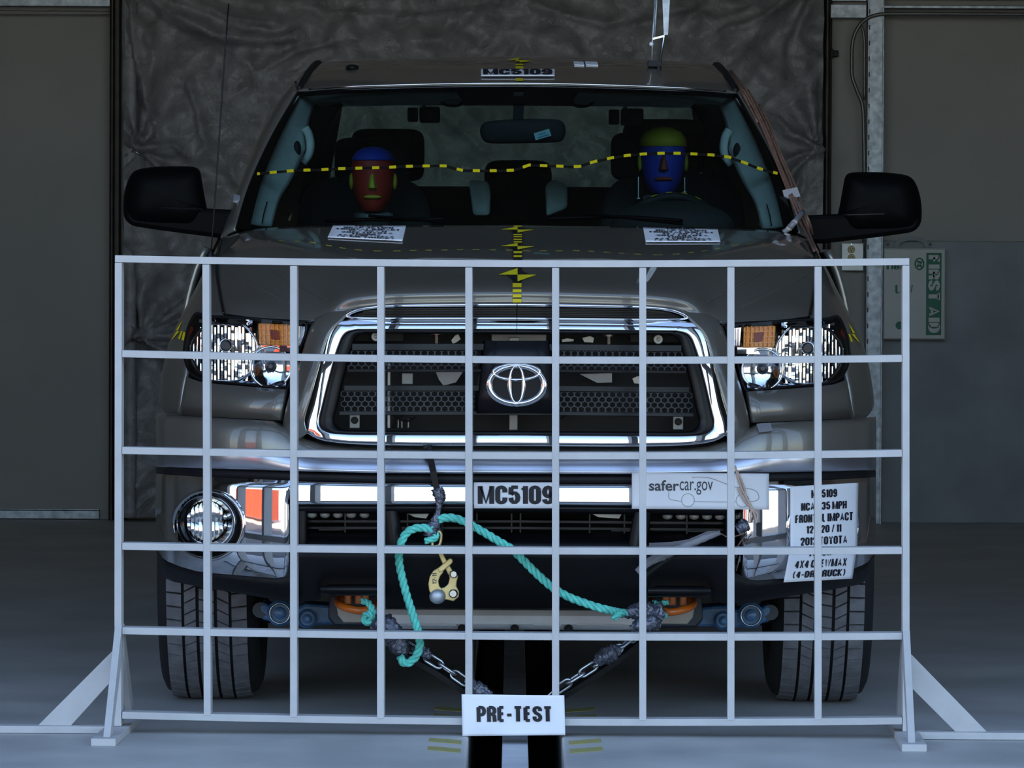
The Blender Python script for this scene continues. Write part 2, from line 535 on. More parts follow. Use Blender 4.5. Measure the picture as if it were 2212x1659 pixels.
def font_glyphs(txt, bold=0.0):
    cu = bpy.data.curves.new('t', 'FONT')
    cu.body = txt; cu.offset = bold; cu.resolution_u = 4
    ob = bpy.data.objects.new('t', cu)
    COL.objects.link(ob)
    dg = bpy.context.evaluated_depsgraph_get()
    me = bpy.data.meshes.new_from_object(ob.evaluated_get(dg))
    vs = [Vector(v.co) for v in me.vertices]; fs = [tuple(p.vertices) for p in me.polygons]
    bpy.data.objects.remove(ob); bpy.data.curves.remove(cu); bpy.data.meshes.remove(me)
    x0 = min(v.x for v in vs); x1 = max(v.x for v in vs); y0 = min(v.y for v in vs); y1 = max(v.y for v in vs)
    return [((v.x - x0) / (x1 - x0), (v.y - y0) / (y1 - y0)) for v in vs], fs

def lettering(g, txt, u0, v0, u1, v1, S, bold=0.0, space=1.0, font=False):
    """fit the words in the rectangle (u0,v0)-(u1,v1), v upwards, of the sheet S(u,v)"""
    uv, fs = font_glyphs(txt, bold) if font else glyphs(txt, bold, space)
    g.add([S(lerp(u0, u1, a), lerp(v0, v1, b)) for a, b in uv], fs)
    return g

# ================================================================== the building
YW = 9.7                         # inner face of the back wall
YD = -1.7                        # plane of the open doorway
RX, RZ = 6.0, 4.6
SLOT = 0.123                     # half width of the tow track slot
g = G()
for a, b in ((-RX, -SLOT), (SLOT, RX)):
    g.box(((a + b) / 2, (YW + YD) / 2, -0.15), (b - a, YW - YD + 0.6, 0.3))
struct('floor', g, 'concrete', label='smooth grey concrete floor of the test bay', bevel=0.006)
# concrete apron in front of the doorway, open ground beyond it
ya, yb = -9.0, YD - 0.3
g = G()
for a, b in ((-26, -SLOT), (SLOT, 26)):
    g.box(((a + b) / 2, (ya + yb) / 2, -0.152), (b - a, yb - ya - 0.004, 0.3))
struct('floor_apron', g, 'asphalt', label='grey concrete apron in front of the doorway')
g = G()
g.grid([[(x, y, -0.03 + 0.0 * x) for x in (-260, -80, -30, -10, 0, 10, 30, 80, 260)] for y in (-260, -90, -40, -20, ya)])
struct('ground', g, 'outside_ground', label='pale sunlit ground outside the bay')
g = G()
g.box((0, 0.4, -0.36), (2 * SLOT + 0.02, 19.2, 0.1)).box((0, 10.02, -0.2), (2 * SLOT + 0.02, 0.05, 0.4))
for s in (-1, 1):
    g.box((s * (SLOT + 0.004), 0.3, -0.2), (0.006, 20.4, 0.33))
struct('trim_1', g, 'pit', label='dark slot of the tow track in the floor')

g = G().box((0, YW + 0.1, RZ / 2), (2 * RX + 0.4, 0.2, RZ))
struct('wall_back', g, 'wall_panel', label='grey back wall of the bay')
for s, nm in ((-1, 'left'), (1, 'right')):
    struct('wall_' + nm, G().box((s * (RX + 0.1), (YW + YD) / 2, RZ / 2), (0.2, YW - YD, RZ)), 'wall_panel')
struct('ceiling', G().box((0, (YW + YD) / 2, RZ + 0.1), (2 * RX + 0.4, YW - YD + 0.2, 0.2)), 'ceiling_panel')
OW, OH = 3.6, 4.1                # doorway half width and height
g = G()
g.box((-(RX + OW) / 2, YD, 2.5), (RX - OW + 0.4, 0.2, 5.0)).box(((RX + OW) / 2, YD, 2.5), (RX - OW + 0.4, 0.2, 5.0))
g.box((0, YD, (OH + 5.0) / 2), (2 * OW, 0.2, 5.0 - OH))
struct('wall_front', g, 'facade', label='front wall of the building around the open doorway')

def wp(px, py, dY=0.0): return at(px, py, YW - dY)

# right-hand low wainscot panel
a = wp(1904, 520); 
g = G().box(((a.x + RX) / 2, YW - 0.02, a.z / 2), (RX - a.x, 0.04, a.z))
struct('trim_2', g, 'wall_low', label='low pale wall panel behind the first aid box', bevel=0.006)
# strip between tarp pipe and galvanised post
# left base channel
a = wp(-1400, 1093); b = wp(216, 1119)
g = G().box(((a.x + b.x) / 2, YW - 0.03, (a.z + b.z) / 2), (b.x - a.x, 0.06, a.z - b.z))
g.box(((a.x + b.x) / 2, YW - 0.055, a.z), (b.x - a.x, 0.01, 0.008))
struct('baseboard_left', g, 'steel_galv', label='galvanised channel along the foot of the left wall')

# girts (galvanised wall rails) at the top
def girt(name, x0, x1, rows, label):
    t = thing(name, label, 'wall rail', wp((x0 + x1) / 2, rows[-1][1]))
    for y0, y1, d in rows:
        p = wp(x0, y0, d); q = wp(x1, y1, d)
        link('flange', G().box(((p.x + q.x) / 2, YW - d / 2, (p.z + q.z) / 2), (q.x - p.x, d, abs(p.z - q.z))), 'steel_galv', t, bevel=0.003)
    return t
girt('wall_girt', -1500, 238, ((-12, 14, 0.10), (16, 23, 0.03), (23, 31, 0.10)), 'galvanised wall rail above the plain left wall panel')
girt('wall_girt', 1792, 1872, ((-20, 3, 0.06), (9, 39, 0.10)), 'short galvanised rail between the pipe and the steel post')
girt('wall_girt', 1907, 3700, ((-20, 6, 0.06), (11, 26, 0.10), (26, 33, 0.04), (33, 41, 0.10)), 'long galvanised wall rail at the upper right')

# galvanised post on the right: a folded channel with a row of stud holes
t = thing('steel_post', 'spangled galvanised steel post beside the first aid box', 'post', wp(1890, 1128, 0.12))
p = wp(1878, -60, 0.14); q = wp(1901, 1128, 0.14)
zt, zb = RZ, 0.0
link('web', G().box(((p.x + q.x) / 2, YW - 0.135, (zt + zb) / 2), (q.x - p.x, 0.012, zt - zb)), 'steel_galv', t, bevel=0.003)
for x in (p.x, q.x):
    link('flange', G().box((x, YW - 0.075, (zt + zb) / 2), (0.008, 0.13, zt - zb)), 'steel_galv', t)
z = 0.2
while z < zt:
    link('stud', G().box((p.x + 0.002, YW - 0.143, z), (0.006, 0.006, 0.022)), 'steel_brown', t); z += 0.075

# dark tube uprights of the tarp frame
def upright(x0, x1, label, tubes):
    t = thing('tarp_upright', label, 'upright', wp((x0 + x1) / 2, 1128, 0.1))
    p = wp(x0, -60, 0.1); q = wp(x1, 1128, 0.1)
    p.z = 3.6
    link('back_channel', G().box(((p.x + q.x) / 2, YW - 0.04, (p.z) / 2), (q.x - p.x, 0.06, p.z)), 'steel_brown', t, bevel=0.006)
    for x, r in tubes:
        c = wp(x, 500, 0.12)
        link('tube', G().tube([(c.x, YW - 0.11, 0), (c.x, YW - 0.11, p.z)], r, 12), 'steel_brown', t, smooth=True, auto=40)
    return t
upright(236, 272, 'dark steel uprights at the left edge of the tarp', ((241, 0.012), (264, 0.018)))
upright(1776, 1792, 'dark steel pipe along the right edge of the tarp', ((1785, 0.016),))

# the tarp: hung sheet with folds pulled to its grommets
X0, X1 = wp(280, 0).x, wp(1773, 0).x
ZT, ZB = wp(1000, -60).z, 0.02
ZTF = ZT
gl_, gr_ = wp(304, 727, 0.15), wp(1766, 322, 0.15)
gl2 = wp(304, 325, 0.15)
FOLDS = []
for px_, amp, wd in (([(287, 0), (294, 80), (305, 150), (335, 260), (346, 295)], .05, .03), ([(338, 7), (381, 37), (439, 67), (483, 89), (574, 96), (640, 90)], .06, .05),
                     ([(388, 3), (473, 34), (527, 51), (600, 60)], .05, .045), ([(318, 5), (360, 40), (420, 75), (460, 90)], .05, .04),
                     ([(300, 325), (388, 318), (405, 338)], .05, .03), ([(300, 325), (345, 345), (430, 390), (470, 395)], .05, .035), ([(304, 727), (380, 660), (480, 590)], .06, .04),
                     ([(304, 727), (400, 690), (470, 655)], .06, .03), ([(304, 727), (360, 755), (420, 790)], .05, .03), ([(1766, 322), (1700, 285), (1670, 255)], .06, .035),
                     ([(1766, 322), (1720, 300), (1690, 292)], .05, .02), ([(1766, 322), (1715, 345), (1700, 380)], .05, .03), ([(1766, 325), (1730, 370), (1722, 420)], .05, .03),
                     ([(1742, 0), (1715, 60), (1690, 120), (1700, 165)], .05, .04), ([(1700, 0), (1640, 40), (1575, 62)], .05, .035), ([(1660, 0), (1600, 28), (1560, 40)], .04, .03),
                     ([(700, 20), (900, 30), (1100, 10)], .03, .05), ([(1150, 20), (1300, 60), (1500, 20)], .035, .05), ([(590, 150), (640, 120), (720, 100)], .03, .03), ([(410, 190), (430, 240), (440, 300)], .03, .03)):
    FOLDS.append(([(wp(a, b).x, wp(a, b).z) for a, b in px_], amp, wd))
def tarp_d(x, z):
    d = 0.0
    for q, s in ((gl_, 1), (gr_, -1), (gl2, 1), (Vector((X0, 0, ZTF + 0.15)), 1), (Vector((X1, 0, ZTF + 0.1)), -1)):
        dx, dz = (x - q.x) * s, z - q.z
        r = math.hypot(dx, dz)
        th = math.atan2(dz, dx)
        wgt = math.exp(-r / 0.6) * min(1, r / 0.05)
        d += 0.06 * wgt * (math.sin(th * 6 + 1.7 * math.sin(th * 3 + q.z)) ) * (1 if r > 0 else 0)
    # drapery sagging from the top edge
    sag = z - (ZTF - 0.25) + 0.25 * ((x - (X0 + X1) / 2) / (X1 - X0) * 2) ** 2
    d += 0.030 * math.sin(26 * sag + 5 * x) * math.exp(-((ZTF - z) / 0.45) ** 2)
    v = Vector((x, z, 0))
    for pl_, amp, wd in FOLDS:
        best = 9.0; sg = 1.0
        for i in range(len(pl_) - 1):
            ax, az = pl_[i]; bx, bz = pl_[i + 1]
            ex, ez = bx - ax, bz - az; ll = ex * ex + ez * ez
            t_ = max(0, min(1, ((x - ax) * ex + (z - az) * ez) / ll))
            qx, qz = x - ax - t_ * ex, z - az - t_ * ez
            r = math.hypot(qx, qz)
            if r < best: best = r; sg = 1 if ex * qz - ez * qx > 0 else -1
        if best < wd * 4:
            d += amp * math.exp(-(best / wd) ** 2) * (1.0 if sg > 0 else max(0.0, 1 - best / (wd * .5)))
    d += 0.050 * noise.noise(v * 1.7) + 0.034 * (1 - abs(noise.noise(v * 3.1 + Vector((4, 1, 0)))) * 2.2)
    d += 0.026 * (1 - 2 * abs(noise.noise(Vector((x * 6 + z * 2.5, z * 4.2, 3))))) + 0.014 * (1 - 2 * abs(noise.noise(Vector((x * 11 - z * 6, z * 10, 8))))) + 0.006 * noise.noise(v * 23)
    return d * 1.35
NXT, NZT = 260, 280
ZT0, ZT = ZT, 3.55
rows = []
for j in range(NZT + 1):
    z = lerp(ZB, ZT, j / NZT)
    rows.append([(lerp(X0, X1, i / NXT), YW - 0.17 - tarp_d(lerp(X0, X1, i / NXT), z), z) for i in range(NXT + 1)])
g = G().grid(rows)
tp = thing('tarp', 'wrinkled dark grey tarp hung behind the pickup truck', 'tarp', ((X0 + X1) / 2, YW - 0.16, 0))
link('sheet', g, 'tarp', tp, smooth=True)
for q in (gl_, gr_, gl2):
    ring = [(q.x + 0.017 * math.cos(a * math.pi / 8), YW - 0.25, q.z + 0.017 * math.sin(a * math.pi / 8)) for a in range(16)]
    link('grommet', G().tube(ring, 0.005, 6, True), 'steel_bright', tp, smooth=True)
# hem strip down the left edge
hx = wp(292, 0).x
rows = []
for j in range(121):
    z = lerp(ZB, ZT, j / 120)
    rows.append([(hx + dx, YW - 0.25 - 0.012 * math.cos(dx * 60) - 0.008 * noise.noise(Vector((dx * 9, z * 2.2, 1))), z) for dx in (-0.045, -0.03, -0.015, 0, 0.015, 0.03)])
link('hem', G().grid(rows), 'tarp', tp, smooth=True, solid=0.002)

# conduit cables on the right
def cable(pts, r, label, d=0.16):
    path = curve([wp(x, y, d) for x, y in pts], 6)
    return tag(link('conduit', G().tube(path, r, 8), 'conduit', smooth=True), label, 'conduit')
cable([(2300, 31), (2212, 31), (2050, 30), (1930, 30), (1895, 32), (1870, 42), (1852, 62), (1842, 90), (1840, 128), (1841, 165), (1852, 198), (1863, 228), (1866, 290), (1867, 400), (1866, 524)],
      0.009, 'bent grey conduit running down from the right rail to the outlet')
cable([(1859, 54), (1864, 66), (1867, 90), (1867, 140), (1867, 216)], 0.007, 'short straight cable beside the bent conduit', 0.13)
g = G().box(wp(1801, 116, 0.03), (0.04, 0.05, 0.03))
tag(link('wall_bracket', g.box(wp(1796, 116, 0.06), (0.014, 0.06, 0.045)), 'black_plastic', bevel=0.003), 'small black bracket on the wall beside the pipe', 'bracket')

# power outlet
t = thing('power_outlet', 'power outlet with steel cover plate left of the steel post', 'outlet', wp(1839, 585, 0.05))
p = wp(1816, 525); q = wp(1863, 585)
link('box', G().box(((p.x + q.x) / 2, YW - 0.03, (p.z + q.z) / 2), (q.x - p.x - 0.01, 0.06, p.z - q.z - 0.01)), 'steel_galv', t)
link('cover_plate', G().box(((p.x + q.x) / 2, YW - 0.064, (p.z + q.z) / 2), (q.x - p.x, 0.008, p.z - q.z)), 'plate_white', t, bevel=0.003)
for y in (539, 557):
    c = wp(1839, y, 0.066)
    s_ = link('socket', G().lathe([(0.0005, -0.007), (0.016, -0.007), (0.0185, 0.0)], (c.x, YW - 0.068, c.z), 'Y', 20), 'outlet_ivory', t, smooth=True, auto=30)
    g = G()
    for dx in (-0.006, 0.006): g.box((c.x + dx, YW - 0.0755, c.z + 0.003), (0.0022, 0.002, 0.008))
    g.lathe([(0.0005, -0.0765), (0.003, -0.0765), (0.003, -0.074)], (c.x, YW, c.z - 0.007), 'Y', 10)
    link('slot', g, 'black_plastic', s_)
c = wp(1839, 527.5, 0.066)
link('screw', G().lathe([(0.0005, -0.074), (0.003, -0.074), (0.0035, -0.068)], (c.x, YW, c.z), 'Y', 10), 'steel_bright', t)

# first aid box
p = wp(1908, 537, 0.1); q = wp(2040, 733, 0.1)
KX, KZ = (p.x + q.x) / 2, (p.z + q.z) / 2
KW, KH = q.x - p.x, p.z - q.z
KY = YW - 0.04
t = thing('first_aid_box', 'white first aid box with green lettering on the wall', 'first aid box', (KX, KY, q.z))
link('case', G().box((KX, KY - 0.045, KZ), (KW, 0.09, KH)), 'kit_white', t, bevel=0.006)
link('lid_rim', G().box((KX, KY - 0.06, KZ), (KW + 0.006, 0.012, KH + 0.006)), 'kit_white', t, bevel=0.003)
KF = KY - 0.0915
def kit(px, py, d=0.0):
    a = wp(px, py, 0.13); return Vector((a.x, KF - d, a.z))
pl = [kit(2001, 546, .001), kit(2034, 546, .001), kit(2033, 724, .001), kit(2000, 724, .001)]
link('green_band', G().prism(pl, (0, 0.002, 0)), 'kit_green', t)
S = lambda u, v: kit(lerp(2031, 2003, 1 - v) if False else lerp(2005, 2030, v), lerp(551, 719, u), 0.0025)
link('lettering', lettering(G(), 'FIRST AID', 0, 0.0, 1, 1.0, S, 0.0), 'kit_white', t)
c = kit(1986, 570, .001)
ring = [(c.x + 0.021 * math.cos(a * math.pi / 12), c.y, c.z + 0.027 * math.sin(a * math.pi / 12)) for a in range(24)]
g = G().tube(ring, 0.003, 5, True)
for k in (0.6, 2.2, 4.0, 5.4):
    g.box((c.x + 0.009 * math.cos(k), c.y, c.z + 0.012 * math.sin(k)), (0.011, 0.002, 0.014), Matrix.Rotation(k, 3, 'Y'))
link('emblem', g, 'kit_green', t)
S = lambda u, v: kit(lerp(1934, 1972, u), lerp(634, 615, v), 0.001)
link('lettering', lettering(G(), 'LXW', 0, 0, 1, 1, S, 0.0), 'kit_green', t)
S = lambda u, v: kit(lerp(1913, 1962, u), lerp(582, 572, v), 0.001)
link('lettering', lettering(G(), 'TIBM', 0, 0, 1, 1, S, -0.03), 'kit_green', t)
c = kit(1943, 703, .0)
link('emblem', G().lathe([(0.0005, -0.002), (0.019, -0.002), (0.019, 0.001)], c, 'Y', 20), 'kit_green', t)
hp = [kit(x, y, -0.05) for x, y in ((1938, 535), (1942, 524), (1955, 517), (1972, 515), (1990, 517), (2001, 525), (2004, 535))]
link('handle', G().sweep(curve(hp, 5), [(-.01, -.004), (.01, -.004), (.01, .004), (-.01, .004)]), 'wall_low', t)
for x in (1921, 2013):
    c = kit(x, 528, -0.07)
    link('screw', G().lathe([(0.0005, -0.004), (0.006, -0.004), (0.007, 0.0)], (c.x, YW - 0.04, c.z), 'Y', 12), 'steel_brown', t)

# tow track rail in the slot
t = thing('tow_rail', 'steel tow rail lying in the slot of the floor', 'rail', (0, -3, -0.31))
link('rail_head', G().box((0.0, 0.0, -0.032), (0.068, 19, 0.025)), 'rail_paint', t, bevel=0.003)
link('rail_web', G().box((0.0, 0.0, -0.175), (0.018, 19, 0.26)), 'steel_brown', t)

# worn yellow hazard stripes beside the slot
def hazard(s, label):
    t = thing('floor_marking', label, 'floor marking', (s * 0.19, -0.75, 0.0))
    for k, y0 in enumerate((-1.46, -1.24, -0.55, -0.33)):
        a, b = s * 0.14, s * 0.225
        P_ = [(a, y0, 0.0012), (b, y0 + 0.07, 0.0012), (b, y0 + 0.17, 0.0012), (a, y0 + 0.10, 0.0012)]
        link('stripe', G().prism(P_, (0, 0, -0.001)), 'floor_yellow', t)
hazard(-1, 'worn yellow hazard stripes left of the floor slot')
hazard(1, 'worn yellow hazard stripes right of the floor slot')

# ------------------------------------------------------------------ what the chrome mirrors: the yard outside
CXc, CYc, CLn = -15.6, -12.9, 11.6
t = thing('shipping_container', 'rust red shipping container standing out in the yard', 'container', (CXc, CYc, 0))
link('shell', G().box((CXc, CYc, 1.35), (CLn, 2.4, 2.5)), 'container_red', t)
link('roof', G().box((CXc, CYc, 2.66), (CLn + .04, 2.44, 0.16)), 'plate_white', t)
for k in range(38):
    link('rib', G().box((CXc - CLn / 2 + 0.2 + k * 0.3, CYc + 1.22, 1.35), (0.12, 0.04, 2.3)), 'container_red', t)
for sx in (-1, 1):
    for sy in (-1, 1):
        link('corner_post', G().box((CXc + sx * CLn / 2, CYc + sy * 1.18, 1.3), (0.12, 0.12, 2.6)), 'container_red', t)
rows = []
for j, (r, zz) in enumerate(((230, -1), (240, 6), (255, 0))):
    rows.append([(r * math.cos(a * math.pi / 40), -20 - r * math.sin(a * math.pi / 40) * 1.0, zz * (0.7 + 0.5 * noise.noise(Vector((a * 0.35, j, 2))))) for a in range(-8, 49)])
struct('ground_hills', G().grid(rows), 'hills', label='low brown hills on the horizon', smooth=True)

# ================================================================== the scale frame
YF = -1.02
YAW = math.tan(math.radians(1.4))
def fp(px, py, d=0.0):
    Y = YF
    for _ in range(3):
        X = at(px, py, Y).x
        Y = YF - YAW * X + d
    return at(px, py, Y)
fr = thing('scale_frame', 'white wooden grid frame standing in front of the truck', 'grid frame', (0, YF, 0))
VX = [255.5, 446, 634, 822, 1012.5, 1200, 1388.5, 1579, 1767.5, 1957]
HY = [(559, 569.5, 565), (764, 777.5, 774.5), (973, 984.5, 979.5), (1180, 1190, 1189.5), (1362.5, 1375, 1374.5), (1545, 1559.5, 1557.5)]
FW, FD = 0.0185, 0.062
def hy(row, px):
    l, m, r = row; t_ = (px - 255.5) / (1957 - 255.5)
    return lerp(l, r, t_) + (m - (l + r) / 2) * 4 * t_ * (1 - t_)
def woodbar(name, pts, sect=(FW, FD), front=True):
    """pts on the front face; the bar reaches back by its depth"""
    P = [Vector(p) for p in pts]; a, b = sect; vs = []; fs = []
    n = len(P); dep = Vector((YAW, 1, 0)).normalized() * b
    for i in range(n):
        tt = (P[min(i + 1, n - 1)] - P[max(i - 1, 0)]).normalized()
        sd_ = tt.cross(Vector((0, 1, 0))).normalized() * (a / 2)
        vs += [P[i] - sd_, P[i] + sd_, P[i] + sd_ + dep, P[i] - sd_ + dep]
    for i in range(n - 1):
        for q in range(4):
            fs.append((i * 4 + q, i * 4 + (q + 1) % 4, i * 4 + 4 + (q + 1) % 4, i * 4 + 4 + q))
    fs += [(3, 2, 1, 0), (n * 4 - 4, n * 4 - 3, n * 4 - 2, n * 4 - 1)]
    return link(name, G().add(vs, fs), 'white_wood', fr, bevel=0.0012)
for k, row in enumerate(HY):
    d = 0.0 if k == 0 else 0.0015
    pts = []
    for i in range(19):
        px = lerp(255.5, 1957, i / 18)
        pts.append(fp(px, hy(row, px), d))
    e0 = (pts[1] - pts[0]).normalized()
    if k == 0:
        pts[0] = pts[0] - e0 * 0.009; pts[-1] = pts[-1] + e0 * 0.009
    else:
        pts[0] = pts[0] + e0 * 0.010; pts[-1] = pts[-1] - e0 * 0.010
    woodbar('rail', pts)
for k, px in enumerate(VX):
    top = hy(HY[0], px) + 8.6
    if k in (0, 9):
        a = fp(px, top); b = fp(px - (1 if k == 0 else -1), 1500); b.z = 0.02
        woodbar('post', [a, b])
    else:
        woodbar('upright', [fp(px + (-1.5 if k == 1 else 0), top), fp(px + (1.5 if k == 1 else 0), hy(HY[5], px) - 4)])
dep = Vector((YAW, 1, 0)).normalized()
rgt = Vector((1, -YAW, 0)).normalized()
def fbase(px):
    b = fp(px, 1500); b.z = 0; return b
for s, px in ((-1, 255.5), (1, 1957)):
    b = fbase(px)
    c = b + dep * 0.03
    # foot plate, lying flat, front to back
    R = Matrix.Rotation(-math.atan(YAW), 3, 'Z')
    link('foot_plate', G().box(c + rgt * (0.004 * s) + Vector((0, 0, 0.0095)), (0.064, 0.72, 0.019), R), 'white_wood', fr, bevel=0.0015)
    # front and back struts
    for fb, tz in ((-1, 0.268), (1, 0.268)):
        p0 = c + dep * (fb * 0.03) + Vector((0, 0, tz)); p1 = c + dep * (fb * 0.285) + Vector((0, 0, 0.019))
        xo = rgt * (0.0)
        g = G().prism([p0 - rgt * .0092 + Vector((0, 0, .02)), p1 - rgt * .0092 + dep * (fb * .03), p1 - rgt * .0092 - dep * (fb * .03), p0 - rgt * .0092 + Vector((0, 0, -.07))], rgt * .0184)
        link('strut', g, 'white_wood', fr, bevel=0.001)
    # diagonal side brace, a flat board in the plane of the frame
    if s < 0:
        P = [(247, 1402), (77, 1572), (149, 1572), (247, 1464)]
    else:
        P = [(1965, 1410), (2136, 1585), (2068, 1585), (1965, 1482)]
    link('brace', G().prism([fp(x, y, 0.02) for x, y in P], dep * 0.019), 'white_wood', fr, bevel=0.001)
    e0 = fbase(240 if s < 0 else 1982); e1 = e0 + rgt * (s * 0.62)
    link('runner', G().bar(e0 + dep * .02 + Vector((0, 0, .0105)), e1 + dep * .02 + Vector((0, 0, .0105)), 0.062, 0.019), 'white_wood', fr, bevel=0.0015)

# the PRE-TEST card taped to the lowest rail
def sheet_fn(cs, d, wave=0.0, ph=0.0):
    """cs: corners tl, tr, br, bl"""
    tl, tr, br, bl = cs
    def S(u, v, off=0.0):
        p = tl.lerp(tr, u).lerp(bl.lerp(br, u), 1 - v)
        return p + d * (off + wave * math.sin(math.pi * u * 2 + ph) * math.sin(math.pi * v * 1.3 + ph))
    return S
def paper(name, S, label, lines, nu=24, nv=16, cat='sign', m='paper', ink='ink', th=0.0012, extra=None):
    """lines: (text, u0, v0, u1, v1, bold)"""
    t = thing(name, label, cat, S(0.5, 0.0))
    rows = [[S(i / nu, j / nv, 0) for i in range(nu + 1)] for j in range(nv + 1)]
    link('sheet', G().grid(rows), m, t, smooth=True, solid=th)
    for tx, u0, v0, u1, v1, bd in lines:
        link('lettering', lettering(G(), tx, u0, v0, u1, v1, lambda u, v: S(u, v, 0.0022), bd), ink, t)
    return t
FRONT = Vector((0, -1, 0))
S = sheet_fn([fp(997, 1500, -.010), fp(1219, 1502, -.010), fp(1221, 1588, -.012), fp(999, 1590, -.010)], FRONT, 0.004, 0.4)
paper('test_card', S, 'white card lettered PRE-TEST on the lowest rail of the frame', [('PRE-TEST', 0.142, 0.335, 0.866, 0.73, 0.0)], 32, 16)

# ================================================================== the pickup truck
def proj(P):
    d = CM.transposed() @ (Vector(P) - CAM)
    return CX + F * d.x / -d.z, CY - F * d.y / -d.z

TR = thing('pickup_truck', 'dark grey crew cab pickup truck facing the camera behind the grid frame', 'truck', (0, 2.0, 0))
BODY = G()
def part(name, g, m, par=None, mir=False, **k):
    o = link(name, g, m, par or TR, **k)
    if m in ('paint', 'chrome'):
        BODY.add(g.v, g.f)
        if mir: q_ = g.mirrored(); BODY.add(q_.v, q_.f)
    if mir:
        return o, link(name, g.mirrored(), m, par or TR, **k)
    return o
def pn(net):       # rows of (px,py,Y) to rows of points
    return [[at(*p) for p in r] for r in net]
def both(rows):    # rows run from the centre outwards on the left; give left edge .. right edge, mirrored about x=0
    out = []
    for r in rows:
        r = [Vector((min(p[0], 0.0) if i else 0.0, p[1], p[2])) for i, p in enumerate(r)]
        out.append([p for p in reversed(r)] + [Vector((-p.x, p.y, p.z)) for p in r[1:]])
    return out

# ---- hood
hood_net = [
 [(1116, 487, .38), (930, 487, .39), (800, 487, .41), (700, 488, .45), (620, 490, .50), (560, 494, .55), (515, 503, .60), (478, 516, .66)],
 [(1116, 516, .08), (940, 516, .08), (812, 520, .08), (715, 520, .08), (640, 524, .09), (572, 530, .12), (517, 538, .18), (471, 552, .25)],
 [(1116, 547, -.25), (945, 547, -.25), (820, 552, -.25), (728, 552, -.24), (664, 560, -.22), (585, 574, -.15), (523, 578, -.06), (469, 585, .02)],
 [(1116, 586, -.55), (950, 587, -.55), (825, 591, -.55), (737, 595, -.53), (680, 609, -.49), (602, 624, -.42), (530, 622, -.3), (474, 625, -.2)],
 [(1116, 621, -.79), (950, 623, -.787), (828, 627, -.775), (744, 638, -.745), (692, 660, -.69), (612, 666, -.61), (535, 656, -.5), (479, 654, -.36)],
 [(1116, 655, -.812), (950, 656, -.809), (832, 659, -.797), (758, 668, -.775), (690, 692, -.75), (612, 690, -.69), (540, 685, -.6), (484, 677, -.48)],
]
rows = surf(both(pn(hood_net)), 6, 8)
hood_g = G().grid(rows)
hood = part('hood', hood_g, 'paint', smooth=True, solid=0.012)
HB = BVHTree.FromPolygons([tuple(p) for p in hood_g.v], hood_g.f)
def cast(px, py, bvh, off=0.0, fallback=None):
    d = ray(px, py).normalized()
    hit, nrm, i, dist = bvh.ray_cast(CAM, d)
    if hit is None:
        return fallback
    if nrm.dot(d) > 0: nrm = -nrm
    return hit + nrm * off

# crease lines pressed into the hood, and the gap beside it
for px_ in ([(581, 581), (610, 597), (640, 613), (672, 631), (705, 648)], [(492, 592), (525, 606), (560, 623), (595, 641), (630, 658)]):
    P_ = [p for p in (cast(x, y, HB, .0012) for x, y in px_) if p is not None]
    Q_ = curve(P_, 5); part('hood_crease', G().tube(Q_, .0042, 8, scales=[min(1, .15 + 4 * min(k, len(Q_) - 1 - k) / len(Q_)) for k in range(len(Q_))]), 'paint', mir=True, smooth=True)
gap = [at(*p) for p in ((478, 516, .66), (471, 552, .25), (469, 585, .02), (474, 625, -.2), (479, 654, -.36), (484, 677, -.48))]
part('hood_gap', G().tube(curve([p + Vector((-.002, 0, .001)) for p in gap], 5), .0035, 6), 'frit', mir=True, smooth=True)
part('hood_front_gap', G().tube(curve([at(x, y, Y - .004) for x, y, Y in ((484, 679, -.48), (540, 687, -.6), (612, 692, -.69), (676, 695, -.745))], 5), .0035, 6), 'frit', mir=True, smooth=True)
# ---- fenders
fen = [
 [(484, 678, -.47), (452, 682, -.38), (422, 675, -.26), (409, 705, -.31), (398, 755, -.34), (402, 800, -.38), (394, 840, -.39), (387, 897, -.40)],
 [(476, 640, -.28), (446, 652, -.24), (412, 672, -.18), (392, 715, -.20), (376, 762, -.22), (368, 805, -.23), (364, 845, -.24), (360, 895, -.24)],
 [(471, 590, .00), (440, 612, -.02), (410, 655, -.04), (386, 695, -.06), (366, 740, -.08), (353, 790, -.09), (345, 835, -.09), (342, 866, -.09)],
 [(471, 556, .25), (446, 580, .24), (424, 620, .22), (398, 676, .20), (376, 730, .18), (364, 785, .16), (357, 825, .16), (354, 846, .16)],
 [(478, 518, .66), (462, 545, .60), (446, 585, .56), (424, 645, .52), (402, 705, .5), (390, 765, .5), (384, 820, .5), (382, 900, .5)],
 [(492, 505, .80), (474, 528, .80), (460, 575, .80), (440, 640, .80), (416, 705, .80), (404, 765, .80), (398, 850, .80), (400, 1120, .80)],
]
rows = surf(pn(fen), 5, 5)
fl, fr_ = part('fender', G().grid(rows), 'paint', mir=True, smooth=True, solid=0.01)

